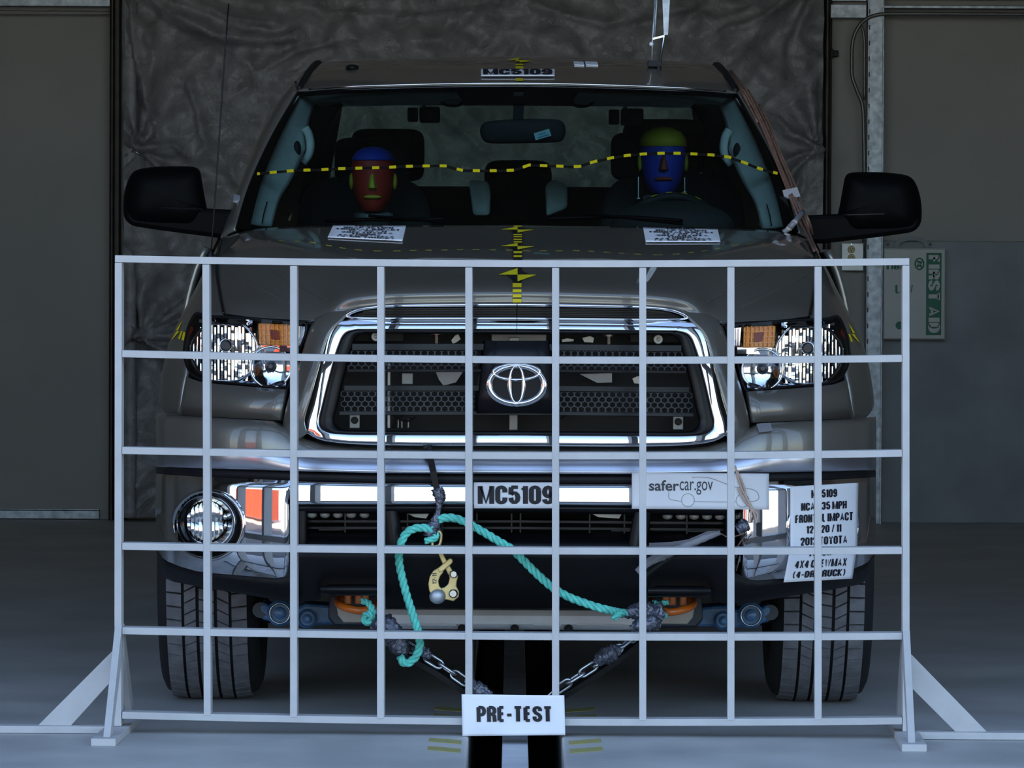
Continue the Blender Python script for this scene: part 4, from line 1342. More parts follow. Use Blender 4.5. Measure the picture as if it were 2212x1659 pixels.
for k in range(6):
    x = 634 + k * 5
    part('side_reflector_rib', G().bar(at(x + 3, 705, lY(x) + .022), at(x - 2 if k > 3 else x + 2, 742 - max(0, k - 3) * 9, lY(x) + .022), .002, .004, (0, 1, 0)), 'chrome_soft', mir=True)
g = G().grid([[at(x, y, lY(x) + .03) for x in (560, 590, 620, 640)] for y in (746, 760)])
part('lamp_divider', g, 'chrome', mir=True)
g = G().grid([[at(x, y, lY(x) + dd) for x in (440, 480, 520, 560, 600, 618)] for y, dd in ((818, .05), (827, .03), (834, .02))])
part('lamp_floor', g, 'chrome', mir=True, smooth=True)
g = G().grid([[at(x, y + (x - 440) * .06, lY(x) + dd) for x in (430, 470, 510, 545)] for y, dd in ((683, .015), (689, .03), (697, .03))])
part('lamp_brow', g, 'chrome', mir=True, smooth=True)
g = G().prism([at(x, y, lY(x) + .03) for x, y in ((411, 690), (419, 680), (424, 690), (414, 712))], (0, .01, 0))
part('side_marker', g, 'chrome', mir=True)
g = G().prism([at(x, y, lY(x) + .025) for x, y in ((406, 712), (414, 704), (418, 712), (408, 728))], (0, .01, 0))
part('side_marker_amber', g, 'red_lens', mir=True)

# ---- windshield
ws_net = [
 [(1116, 491, .44), (960, 491, .46), (800, 491, .52), (640, 492, .63), (507, 495, .76)],
 [(1116, 392, .67), (965, 393, .685), (812, 394, .735), (664, 396, .83), (537, 399, .95)],
 [(1116, 283, .94), (975, 284, .95), (830, 286, .99), (700, 291, 1.06), (584, 296, 1.17)],
 [(1116, 182, 1.22), (985, 183, 1.225), (850, 186, 1.265), (740, 190, 1.31), (642, 197, 1.39)],
]
wnet = both(pn(ws_net))
def wsfn():
    R = surf(wnet, 12, 16)
    return R
WR = wsfn()
wg = G().grid(WR)
part('windshield', wg, 'windshield_glass', smooth=True)
WB = BVHTree.FromPolygons([tuple(p) for p in wg.v], wg.f)
# black painted border behind the glass
fr_g = G()
NR, NC = len(WR), len(WR[0])
def wpt(u, v):
    x = u * (NC - 1); y = v * (NR - 1); i, j = min(int(x), NC - 2), min(int(y), NR - 2)
    a_, b_ = x - i, y - j
    return WR[j][i].lerp(WR[j][i + 1], a_).lerp(WR[j + 1][i].lerp(WR[j + 1][i + 1], a_), b_)
OFF = Vector((0, .004, -.001))
def band(us0, us1, vs0, vs1, n_=40):
    fr_g.grid([[wpt(lerp(us0(k / n_), us1(k / n_), q), lerp(vs0(k / n_), vs1(k / n_), q)) + OFF for k in range(n_ + 1)] for q in (0, .5, 1)])
band(lambda t: 0.0, lambda t: lerp(.030, .018, t), lambda t: t, lambda t: t)
band(lambda t: 1.0, lambda t: 1 - lerp(.030, .018, t), lambda t: t, lambda t: t)
def topv(t): 
    k = max(0, 1 - abs(t - .5) / .125) ; k = min(1, k * 6)
    return .958 - .10 * k
band(lambda t: t, lambda t: t, lambda t: 1.0, topv, 96)
band(lambda t: t, lambda t: t, lambda t: 0.0, lambda t: .012)
part('windshield_border', fr_g, 'frit', smooth=True)
# bright trim at the top edge
part('windshield_trim', G().tube([wpt(k / 60, 1.0) + Vector((0, -.004, .003)) for k in range(2, 59)], .0035, 6), 'chrome_soft', smooth=True)

# ---- pillars and roof
pil = [
 [(507, 495, .76), (495, 500, .77), (482, 508, .79), (473, 522, .83), (478, 528, .95)],
 [(537, 399, .95), (527, 402, .955), (515, 410, .98), (508, 419, 1.03), (512, 424, 1.13)],
 [(584, 296, 1.17), (573, 297, 1.18), (563, 298, 1.21), (556, 301, 1.27), (560, 306, 1.36)],
 [(624, 224, 1.33), (613, 224, 1.34), (606, 222, 1.37), (600, 221, 1.43), (604, 228, 1.52)],
 [(642, 197, 1.39), (637, 192, 1.40), (637, 184, 1.44), (636, 178, 1.50), (640, 186, 1.6)],
]
part('a_pillar', G().grid(surf(pn(pil), 4, 6)), 'paint', mir=True, smooth=True, solid=.01)
L = lambda X, Y, Z: Vector((X, Y, Z))
roof = pn([
 [(1116, 179, 1.215), (985, 180, 1.22), (850, 183, 1.26), (740, 187, 1.305), (650, 194, 1.38), (637, 190, 1.41)],
 [(1116, 161, 1.42), (985, 162, 1.425), (850, 164, 1.46), (740, 167, 1.5), (664, 172, 1.56), (637, 178, 1.58)],
 [(1116, 138, 1.75), (985, 139, 1.75), (850, 141, 1.77), (740, 144, 1.8), (676, 150, 1.85), (650, 160, 1.88)],
 [(1116, 122, 2.2), (985, 123, 2.2), (850, 126, 2.2), (740, 131, 2.2), (690, 138, 2.2), (664, 150, 2.2)],
])
roof.append([L(0, 2.7, 1.925), L(-.2, 2.7, 1.923), L(-.4, 2.7, 1.917), L(-.57, 2.7, 1.905), L(-.645, 2.7, 1.89), L(-.69, 2.7, 1.86)])
roof.append([L(0, 3.02, 1.89), L(-.2, 3.02, 1.888), L(-.4, 3.02, 1.88), L(-.56, 3.02, 1.865), L(-.635, 3.02, 1.85), L(-.68, 3.02, 1.82)])
rf_g = G().grid(surf(both(roof), 5, 6))
part('roof', rf_g, 'paint', smooth=True, solid=.01)
RB = BVHTree.FromPolygons([tuple(p) for p in rf_g.v], rf_g.f)
# dark drip rails beside the roof panel
dr = [(646, 194, 1.39), (658, 170, 1.58), (672, 150, 1.88), (688, 138, 2.2)]
pts = [at(*p) + Vector((0, -.004, .004)) for p in dr] + [L(-.655, 2.7, 1.895), L(-.645, 3.0, 1.86)]
part('roof_drip_rail', G().tube(curve(pts, 5), .009, 6), 'black_plastic', mir=True, smooth=True)
# dark cap on the roof
c = cast(761, 147, RB)
part('roof_pad', G().ball(c, (.022, .05, .012), 14, 8), 'black_plastic', smooth=True)
# ---- doors, cab sides, bed
def side(Y0, Y1, prof, n_=6):
    return [[Vector((-x, lerp(Y0, Y1, i / n_), z)) for i in range(n_ + 1)] for x, z in prof]
dprof = [(.955, .44), (.985, .52), (1.0, .75), (1.0, .95), (.985, 1.1), (.955, 1.22), (.925, 1.285)]
for y0, y1 in ((.81, 1.86), (1.875, 3.0)):
    a_, b_ = part('door_panel', G().grid(surf([[r[0], r[3], r[-1]] for r in side(y0, y1, dprof)], 4, 3)), 'paint', mir=True, smooth=True, solid=.02)
    for o_, s_ in ((a_, -1), (b_, 1)):
        link('door_handle', G().tube([(s_ * .99, y1 - .28, 1.12), (s_ * 1.02, y1 - .24, 1.122), (s_ * 1.02, y1 - .12, 1.124), (s_ * .99, y1 - .08, 1.126)], .013, 8), 'chrome', o_, smooth=True)
gp = [L(-.925, .98, 1.285), L(-.925, 3.0, 1.285), L(-.69, 2.95, 1.84), L(-.70, 1.55, 1.82)]
g = G().add(gp, [(0, 1, 2, 3)])
part('side_window', g, 'side_glass', mir=True)
for pl_ in ([L(-.93, 1.84, 1.285), L(-.93, 1.95, 1.285), L(-.695, 1.93, 1.85), L(-.695, 1.86, 1.85)], [L(-.93, 2.88, 1.285), L(-.93, 3.02, 1.285), L(-.69, 3.02, 1.83), L(-.69, 2.82, 1.83)]):
    part('door_pillar', G().prism(pl_, (.02, 0, 0)), 'black_gloss', mir=True)
part('rocker_panel', G().box((-.95, 1.9, .43), (.10, 2.25, .12)), 'paint', mir=True, bevel=.02)
# cab back wall with the rear window
g = G()
for x0, x1, z0, z1 in ((-.93, .93, .5, 1.33), (-.93, -.66, 1.33, 1.83), (.66, .93, 1.33, 1.6), (-.66, .66, 1.76, 1.86)):
    pass
g = G().prism([L(-.95, 3.03, .5), L(.95, 3.03, .5), L(.92, 3.03, 1.33), L(-.92, 3.03, 1.33)], (0, .03, 0))
part('cab_back_lower', g, 'paint')
for s_ in (-1, 1):
    part('cab_back_pillar', G().prism([L(s_ * .92, 3.03, 1.33), L(s_ * .68, 3.03, 1.33), L(s_ * .60, 3.03, 1.80), L(s_ * .69, 3.03, 1.84)], (0, .03, 0)), 'paint')
part('cab_back_header', G().prism([L(-.69, 3.03, 1.79), L(.69, 3.03, 1.79), L(.67, 3.03, 1.87), L(-.67, 3.03, 1.87)], (0, .03, 0)), 'paint')
part('rear_window', G().add([L(-.68, 3.045, 1.33), L(.68, 3.045, 1.33), L(.60, 3.045, 1.80), L(-.60, 3.045, 1.80)], [(0, 1, 2, 3)]), 'rear_glass')
# bed
bprof = [(.96, .52), (1.0, .7), (1.005, .95), (.99, 1.15), (.965, 1.30)]
arch = lambda y: math.sqrt(max(0, .46 ** 2 - (y - 3.8) ** 2))
cols = []
ys = [3.08, 3.2, 3.33, 3.345, 3.42, 3.55, 3.7, 3.8, 3.9, 4.05, 4.18, 4.255, 4.27, 4.5, 4.88]
for y in ys:
    zb = .52 if abs(y - 3.8) > .46 else .40 + arch(y)
    cols.append([Vector((-interp(lerp(zb, 1.30, t), [.52, .7, .95, 1.15, 1.30], [.96, 1.0, 1.005, .99, .965]), y, lerp(zb, 1.30, t))) for t in (0, .25, .5, .75, 1)])
part('bed_side', G().grid([list(r) for r in zip(*cols)]), 'paint', mir=True, smooth=True, solid=.05)
part('bed_floor', G().box((0, 3.98, .78), (1.86, 1.78, .04)), 'underbody')
part('bed_front', G().box((0, 3.09, 1.04), (1.86, .03, .52)), 'paint')
part('tailgate', G().box((0, 4.86, 1.0), (1.80, .05, .56)), 'paint', bevel=.01)
part('tail_lamp', G().box((-.93, 4.90, 1.05), (.10, .06, .38)), 'red_lens', mir=True, bevel=.01)
part('rear_bumper', G().box((0, 4.98, .62), (1.94, .14, .18)), 'chrome', bevel=.03)

# ---- underbody
part('underbody_pan', G().box((0, 2.2, .56), (1.72, 5.0, .10)), 'underbody')
for s_ in (-1, 1):
    part('frame_rail', G().box((s_ * .42, 2.1, .50), (.10, 5.3, .16)), 'underbody', bevel=.01)
    part('wheel_liner', G().box((s_ * .77, .2, .90), (.34, .8, .03)), 'underbody')
    part('wheel_liner', G().box((s_ * .60, .1, .68), (.03, 1.0, .46)), 'underbody')
    part('wheel_liner', G().box((s_ * .80, .62, .62), (.40, .03, .5)), 'underbody')
part('rear_axle', G().tube([(-.85, 3.8, .40), (.85, 3.8, .40)], .05, 10).ball((0.1, 3.8, .40), (.16, .18, .17), 14, 8), 'underbody', smooth=True)
part('front_differential', G().ball((0.1, .1, .46), (.18, .2, .14), 14, 8), 'underbody', smooth=True)
part('engine_pan', G().box((0, .25, .48), (.5, 1.2, .12)), 'underbody', bevel=.03)
# light grey cross member under the nose
def xm(px, py, Y): return at(px, py, Y)
rows = []
for py, Y in ((1312, -.44), (1318, -.505), (1330, -.52), (1348, -.515), (1356, -.50), (1360, -.45)):
    rows.append([at(px, py + .0046 * (px - 1116), Y + (.02 if px in (800, 1424) else 0)) for px in (800, 806, 865, 872, 990, 1010, 1082, 1098, 1130, 1146, 1220, 1240, 1350, 1358, 1418, 1424)])
part('skid_cross_member', G().grid(rows), 'cross_member', smooth=True, auto=35)
for x in (998, 1112, 1228):
    part('drain_notch', G().lathe([(.0005, -.006), (.012, -.006), (.012, .02)], at(x, 1358, -.512), 'Y', 14), 'underbody')
for x0, x1 in ((880, 985), (1150, 1212), (1245, 1345)):
    part('skid_rib', G().bar(at(x0, 1349, -.522), at(x1, 1350, -.522), .006, .004), 'skid_grey')
# tow hooks
for s_ in (-1, 1):
    def hk(px, py, Y):
        p = at(px, py, Y); return Vector((p.x if s_ < 0 else -p.x, p.y, p.z))
    t_ = part('tow_hook', G().tube(curve([hk(745, 1284, -.52), hk(730, 1296, -.60), hk(733, 1306, -.66), hk(752, 1314, -.70), hk(780, 1319, -.71), hk(803, 1312, -.69), hk(817, 1300, -.62), hk(818, 1292, -.54)], 6), .0105, 10), 'orange_paint', smooth=True)
    t_['label'] = 'orange tow hook'
    g = G()
    for x in (752, 775, 790):
        part('tow_hook_mount', G().box(hk(x, 1292, -.56), (.020, .05, .03)), 'orange_paint', bevel=.004)
    part('frame_horn_cover', G().prism([hk(x, y, -.50) for x, y in ((724, 1296), (742, 1310), (770, 1318), (815, 1312), (815, 1345), (742, 1345), (730, 1330))], (0, .12, 0)), 'tan_plastic', bevel=.004)
    part('frame_horn', G().prism([hk(x, y, -.49) for x, y in ((712, 1284), (840, 1284), (840, 1354), (722, 1352), (708, 1335))], (0, .16, 0)), 'blue_dark', bevel=.006)
    # blue suspension arm
    part('suspension_arm', G().prism([hk(x, y, -.30) for x, y in ((556, 1308), (570, 1300), (590, 1312), (640, 1312), (660, 1304), (716, 1308), (728, 1318), (724, 1350), (700, 1350), (640, 1354), (590, 1344), (564, 1338))], (0, .14, 0)), 'blue_paint', bevel=.008)
    for x, y, r in ((605, 1324, .028), (664, 1336, .021)):
        c = hk(x, y, -.31)
        b_ = part('suspension_boss', G().lathe([(r * 1.3, .01), (r * 1.3, -.01), (r * 1.05, -.016), (r * .95, -.008), (r * .62, -.008), (r * .55, -.022), (r * .3, -.026), (.0005, -.026)], c, 'Y', 24), 'blue_paint', smooth=True, auto=30)
        if x == 605: link('boss_ring', G().tube([c + Vector((r * 1.0 * math.cos(k * math.pi / 12), -.017, r * math.sin(k * math.pi / 12))) for k in range(24)], .0022, 6, True), 'steel_bright', b_, smooth=True)
    part('arm_bushing', G().tube([hk(562, 1318, -.30), hk(562, 1318, -.18)], .022, 12), 'blue_dark', smooth=True, auto=40)
    part('tie_rod', G().tube([hk(640, 1330, .3), hk(520, 1340, .25)], .015, 8), 'underbody', smooth=True)

# ---- wheels
def tyre():
    prof = [(.235, -.105), (.26, -.125), (.31, -.140), (.355, -.140), (.380, -.128), (.394, -.105), (.396, -.05), (.3965, 0), (.396, .05), (.394, .105), (.380, .128), (.355, .140), (.31, .140), (.26, .125), (.235, .105)]
    return G().lathe(prof, (0, 0, 0), 'X', 72)
RIB = [(-.112, -.070, 62, .10), (-.062, -.030, 74, -.55), (-.021, .021, 74, .25), (.030, .062, 74, .55), (.070, .112, 62, -.10)]
def tread():
    g = G()
    for x0, x1, n_, sk in RIB:
        for k in range(n_):
            a0 = 2 * math.pi * k / n_; da = 2 * math.pi / n_ * .86; sh = sk * .075
            vs = []
            for r in (.392, .4045):
                for x, s_ in ((x0, -.5), (x1, .5)):
                    rr_ = r - (.006 if abs(x) > .1 else 0)
                    for a in (a0 + sh * s_, a0 + da + sh * s_):
                        vs.append((x, rr_ * math.cos(a), rr_ * math.sin(a)))
            g.add(vs, [(0, 1, 3, 2), (4, 6, 7, 5), (0, 4, 5, 1), (2, 3, 7, 6), (0, 2, 6, 4), (1, 5, 7, 3)])
    return g
def rim():
    g = G().lathe([(.235, -.105), (.228, -.10), (.222, -.02), (.222, .10)], (0, 0, 0), 'X', 40)
    g.lathe([(.0005, -.075), (.06, -.075), (.07, -.06), (.07, .0)], (0, 0, 0), 'X', 20)
    for k in range(5):
        a = 2 * math.pi * k / 5
        u = Vector((0, math.cos(a), math.sin(a)))
        g.bar(Vector((-.065, 0, 0)) + u * .05, Vector((-.085, 0, 0)) + u * .23, .06, .03, (1, 0, 0))
    return g
proto = None
for (x, y) in ((-.862, .1), (.862, .1), (-.862, 3.8), (.862, 3.8)):
    M = Matrix.Translation((x, y, .404)) @ (Matrix.Identity(4) if x < 0 else Matrix.Rotation(math.pi, 4, 'Z'))
    if proto is None:
        w0 = part('tyre', tyre(), 'rubber_dark', smooth=True, auto=50)
        w1 = link('tread', tread(), 'rubber', w0, origin=Vector((0, 0, 0))); w1['kind'] = 'stuff'
        w2 = link('rim', rim(), 'alloy', w0, smooth=True, auto=35, origin=Vector((0, 0, 0)))
        w0.matrix_parent_inverse = Matrix.Translation(-TR.location)
        proto = (w0, w1, w2); ws_ = proto
    else:
        ws_ = []
        for o_ in proto:
            c = o_.copy(); COL.objects.link(c); ws_.append(c)
        ws_[1].parent = ws_[0]; ws_[2].parent = ws_[0]
    ws_[0].location = M.translation
    ws_[0].rotation_euler = (0, 0, 0) if x < 0 else (0, 0, math.pi)

# ---- door mirrors
for s_, ex, ez in ((-1, 0, 0), (1, .034, -.008)):
    def mr(px, py, Y):
        p = at(px, py, Y); return Vector(((p.x - ex) * (1 if s_ < 0 else -1), p.y, p.z + ez))
    fo_ = [(298, 366), (340, 360), (380, 359), (415, 360), (431, 368), (437, 395), (442, 425), (447, 449), (447, 452), (440, 466), (420, 490), (380, 490), (330, 489), (285, 484), (270, 472), (266, 450), (269, 415), (280, 382)]
    cx_ = (355, 425)
    rows_ = []
    for f_, Y in ((.99, 1.12), (1.0, 1.08), (1.0, .96), (.985, .92), (.93, .895), (.80, .875), (.5, .862), (.2, .859), (.001, .858)):
        rows_.append([mr(lerp(cx_[0], x, f_), lerp(cx_[1], y, f_), Y) for x, y in fo_])
    rows_ = [curve(r, 3, True) for r in rows_]
    o_ = part('door_mirror', G().grid(rows_, True), 'mirror_black', smooth=True)
    link('mirror_arm', G().prism([mr(x, y, .885) for x, y in ((270, 452), (300, 450), (440, 450), (525, 454), (525, 514), (474, 514), (350, 498), (284, 488), (270, 476))], (0, .13, 0)), 'mirror_black', o_, bevel=.016)
    link('mirror_seam', G().tube(curve([mr(x, y, Y) for x, y, Y in ((272, 446, .93), (300, 447, .885), (350, 449, .862), (400, 451, .865), (430, 452, .88), (444, 452, .91))], 5), .0025, 5), 'black_plastic', o_)
    link('mirror_glass', G().prism([mr(x, y, 1.115) for x, y in ((300, 372), (415, 368), (432, 440), (420, 480), (290, 474), (276, 420))], (0, .004, 0)), 'chrome', o_)
# windshield wipers
for pts, nm in (([(706, 489), (800, 487), (900, 486), (960, 485)], 'wiper'), ([(1186, 485), (1260, 482), (1340, 481), (1420, 485), (1470, 489)], 'wiper')):
    P = [cast(x, y, WB, .02, at(x, y, .5)) for x, y in pts]
    w_ = part(nm, G().tube(curve(P, 5), .006, 6), 'mirror_black', smooth=True)
    link('wiper_arm', G().tube([P[1] + Vector((0, -.012, .012)), P[-1] + Vector((0, -.02, -.01))], .005, 6), 'mirror_black', w_)
part('cowl', G().grid(both([[L(0, .36, zat(0, .36, 493)), L(-.3, .38, zat(-.3, .38, 493)), L(-.62, .52, zat(-.62, .52, 497)), L(-.80, .70, zat(-.80, .70, 507))], [L(0, .50, zat(0, .5, 498)), L(-.3, .52, zat(-.3, .5, 498)), L(-.62, .66, zat(-.6, .66, 500)), L(-.82, .80, zat(-.82, .80, 508))]])), 'black_plastic', smooth=True)
# whip antenna on the fender
p0 = at(455, 556, .45); p1 = at(494, 8, .55)
part('antenna', G().tube([p0 + (p1 - p0) * (k / 6) + Vector((0, .01 * math.sin(k), 0)) for k in range(7)], .0022, 6), 'black_plastic', smooth=True)
part('antenna_base', G().lathe([(.014, 0), (.012, .015), (.005, .03)], p0 - Vector((0, 0, .01)), 'Z', 12), 'black_plastic', smooth=True)

# ================================================================== cabin
def ip(name, g, m, **k): return part(name, g, m, **k)
def ipoly(name, pts, Y, th, m, bevel=0.004, mir=False, par=None):
    return part(name, G().prism([at(x, y, Y) for x, y in pts], (0, th, 0)), m, par, mir=mir, bevel=bevel)
# trim inside the A pillars
tr_o = [(645, 207, 1.36), (618, 252, 1.27), (590, 305, 1.17), (566, 372, 1.03), (548, 425, .93), (537, 480, .82)]
tr_m = [(662, 214, 1.39), (640, 258, 1.30), (616, 312, 1.20), (590, 380, 1.06), (572, 432, .96), (560, 486, .85)]
tr_i = [(682, 222, 1.45), (668, 262, 1.36), (660, 320, 1.27), (632, 384, 1.13), (604, 432, 1.02), (588, 488, .90)]
ip('pillar_trim', G().grid(surf(pn([tr_o, tr_m, tr_i]), 4, 4)), 'interior_grey', mir=True, smooth=True, solid=.006)
g = G().tube(curve([at(x, y, 1.27) for x, y in ((659, 276), (667, 290), (671, 312), (667, 334), (654, 352))], 5), .013, 8)
ip('grab_handle', g, 'interior_grey', mir=True, smooth=True)
ip('pillar_speaker', G().ball(at(642, 322, 1.23), (.012, .012, .026), 12, 8), 'interior_dark', mir=True, smooth=True)
ip('pillar_seam', G().tube([at(577, 436, .95), at(570, 460, .90), at(566, 482, .855)], .0018, 5), 'interior_dark', mir=True)
# headliner
hl = [[L(0, 1.26, 1.775), L(-.3, 1.28, 1.772), L(-.55, 1.34, 1.76), L(-.66, 1.42, 1.745)],
      [L(0, 1.45, 1.772), L(-.3, 1.46, 1.77), L(-.55, 1.5, 1.762), L(-.665, 1.55, 1.74)],
      [L(0, 2.2, 1.81), L(-.3, 2.2, 1.808), L(-.55, 2.2, 1.80), L(-.67, 2.2, 1.77)],
      [L(0, 3.0, 1.80), L(-.3, 3.0, 1.80), L(-.55, 3.0, 1.79), L(-.66, 3.0, 1.77)]]
ip('headliner', G().grid(surf(both(hl), 4, 4)), 'headliner', smooth=True)
ht_ = [[(1002, 196, 1.285), (900, 197, 1.30), (800, 199, 1.325), (700, 203, 1.365), (648, 208, 1.40)], [(1002, 206, 1.295), (900, 207, 1.31), (800, 209, 1.335), (700, 213, 1.375), (652, 220, 1.42)], [(1002, 214, 1.34), (900, 215, 1.36), (800, 217, 1.38), (700, 221, 1.42), (660, 226, 1.46)]]
ip('header_trim', G().grid(surf(pn(ht_), 4, 4)), 'headliner', mir=True, smooth=True)
# sun visors
for s_ in (-1, 1):
    def vz(px, py, Y):
        p = at(px, py, Y); return Vector((p.x if s_ < 0 else -p.x, p.y, p.z))
    v_ = ip('sun_visor', G().prism([vz(x, y, 1.41) for x, y in ((736, 222), (744, 217), (850, 215), (940, 214), (1006, 213), (1010, 218), (1004, 224), (950, 227), (850, 229), (760, 231), (742, 229))], (0, .13, .05)), 'interior_grey', bevel=.006)
    link('visor_clip', G().tube(curve([vz(952, 220, 1.36), vz(968, 228, 1.36), vz(990, 228, 1.36), vz(1000, 219, 1.36)], 4), .005, 6), 'interior_dark', v_, smooth=True)
# mirror on the glass
ip('mirror_stalk', G().sweep([at(1120, 205, 1.18), at(1120, 235, 1.12), at(1119, 262, 1.06)], [(-.016, -.012), (.016, -.012), (.016, .012), (-.016, .012)]), 'interior_dark', bevel=.004)
mo = curve([at(x, y, 1.02) for x, y in ((1048, 264), (1085, 259), (1130, 257), (1190, 257), (1214, 262), (1222, 280), (1217, 300), (1200, 307), (1130, 309), (1060, 309), (1042, 300), (1037, 280))], 4, True)
c = sum(mo, Vector()) / len(mo)
mm = ip('rear_view_mirror', G().grid([[p + Vector((0, .035, 0)) for p in mo], mo, [p.lerp(c, .10) + Vector((0, -.014, 0)) for p in mo], [p.lerp(c, .5) + Vector((0, -.020, 0)) for p in mo], [p.lerp(c, .999) + Vector((0, -.022, 0)) for p in mo]], True), 'interior_dark', smooth=True)
tg = [(1153, 288), (1186, 278), (1191, 293), (1157, 303)]
tq = [at(x, y, .985) for x, y in tg]
tg_o = tag(link('paper_tag', G().prism(tq, (0, .002, 0)), 'tag_white'), 'small pale tag hanging on the rear view mirror inside the windshield', 'tag')
S = sheet_fn([tq[0], tq[1], tq[2], tq[3]], FRONT)
for u0, u1 in ((.27, .34), (.37, .46), (.49, .57), (.60, .71)):
    link('print', G().prism([S(u0, .5, .001), S(u1, .5, .001), S(u1, .72, .001), S(u0, .72, .001)], (0, .0006, 0)), 'tag_teal', tg_o)
link('print', G().prism([S(.15, .14, .001), S(.88, .14, .001), S(.88, .32, .001), S(.15, .32, .001)], (0, .0006, 0)), 'tag_teal', tg_o)
# cameras clamped under the visors
for nm, x0, y0, x1, y1 in (('onboard_camera', 880, 230, 950, 264), ('onboard_camera', 1316, 234, 1390, 270)):
    t = thing(nm, 'dark onboard camera clamped below the %s sun visor' % ('left' if x0 < 1000 else 'right'), 'camera', at((x0 + x1) / 2, y1, 1.5))
    a_, b_ = at(x0 + 26, y0, 1.5), at(x1, y1, 1.5)
    link('body', G().box(((a_.x + b_.x) / 2, 1.55, (a_.z + b_.z) / 2), (b_.x - a_.x, .1, a_.z - b_.z)), 'interior_dark', t, bevel=.006)
    a_, b_ = at(x0, y0 + 2, 1.5), at(x0 + 22, y1 - 2, 1.5)
    link('mount', G().box(((a_.x + b_.x) / 2, 1.55, (a_.z + b_.z) / 2), (b_.x - a_.x, .08, a_.z - b_.z)), 'interior_dark', t, bevel=.004)
    link('lens', G().tube([((at(x0 + 48, 0, 1.5).x), 1.5, (a_.z + b_.z) / 2), (at(x0 + 48, 0, 1.5).x, 1.47, (a_.z + b_.z) / 2)], .014, 14), 'black_gloss', t, smooth=True, auto=40)
    link('clamp', G().tube([((at(x0 + 36, 0, 1.5).x), 1.53, a_.z), (at(x0 + 36, 0, 1.5).x, 1.53, a_.z + .03)], .006, 8), 'steel_galv', t)
# dark C pillars and rear quarter inside
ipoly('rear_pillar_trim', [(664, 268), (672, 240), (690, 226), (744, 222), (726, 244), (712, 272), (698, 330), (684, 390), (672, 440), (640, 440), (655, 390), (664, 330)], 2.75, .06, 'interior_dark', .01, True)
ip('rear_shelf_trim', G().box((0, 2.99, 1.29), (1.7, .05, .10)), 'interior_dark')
# seats
def cushion(name, px0, py0, px1, py1, Y, th, m='seat_cloth', rad=.35, par=None):
    """rounded block: superellipse front, bulged"""
    a_, b_ = at(px0, py0, Y), at(px1, py1, Y)
    cx_, cz_ = (a_.x + b_.x) / 2, (a_.z + b_.z) / 2; hx, hz = abs(b_.x - a_.x) / 2, abs(a_.z - b_.z) / 2
    rows_ = []
    for f_, dy in ((.86, th), (1, th * .7), (1, th * .3), (.94, .06 * th), (.8, 0), (.5, -.12 * th), (.001, -.15 * th)):
        row = []
        for k in range(32):
            t_ = 2 * math.pi * k / 32; e = rad
            c_, s2 = math.cos(t_), math.sin(t_)
            row.append(Vector((cx_ + hx * f_ * math.copysign(abs(c_) ** e, c_), Y + dy, cz_ + hz * f_ * math.copysign(abs(s2) ** e, s2))))
        rows_.append(row)
    return part(name, G().grid(rows_, True), m, par, smooth=True)
for s_, b0 in ((-1, 718), (1, 1318)):
    if s_ < 0:
        cushion('front_headrest', 722, 296, 884, 400, 1.95, .10)
        cushion('front_seat_back', 640, 380, 930, 700, 1.92, .14, rad=.5)
    else:
        cushion('front_headrest', 1320, 284, 1512, 392, 1.90, .10)
        cushion('front_seat_back', 1300, 372, 1610, 700, 1.87, .14, rad=.5)
cushion('rear_headrest', 758, 277, 916, 392, 2.62, .10, 'interior_dark')
cushion('rear_headrest', 1346, 256, 1524, 380, 2.62, .10, 'interior_dark')
cushion('rear_headrest', 1046, 345, 1192, 480, 2.62, .10, 'seat_cloth')
cushion('rear_bench_back', 640, 400, 1600, 760, 2.68, .16, 'seat_cloth', .3)
for pl_ in ([(1012, 388), (1056, 392), (1060, 420), (1058, 466), (1022, 466)], [(1178, 400), (1196, 386), (1226, 400), (1226, 450), (1180, 468)]):
    ipoly('seat_bolster', pl_, 2.1, .08, 'interior_grey', .012)
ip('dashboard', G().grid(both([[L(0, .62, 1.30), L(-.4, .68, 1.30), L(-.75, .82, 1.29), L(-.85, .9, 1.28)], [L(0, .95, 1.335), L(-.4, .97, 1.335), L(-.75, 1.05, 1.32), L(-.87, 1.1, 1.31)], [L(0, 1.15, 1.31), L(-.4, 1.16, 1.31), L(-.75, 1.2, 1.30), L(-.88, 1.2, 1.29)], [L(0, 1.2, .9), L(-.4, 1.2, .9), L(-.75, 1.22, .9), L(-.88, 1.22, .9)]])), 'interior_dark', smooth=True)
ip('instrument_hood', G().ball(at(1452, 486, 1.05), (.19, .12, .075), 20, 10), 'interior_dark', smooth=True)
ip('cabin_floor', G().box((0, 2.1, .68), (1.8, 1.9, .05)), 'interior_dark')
ip('firewall', G().box((0, .55, .95), (1.75, .04, .62)), 'underbody')
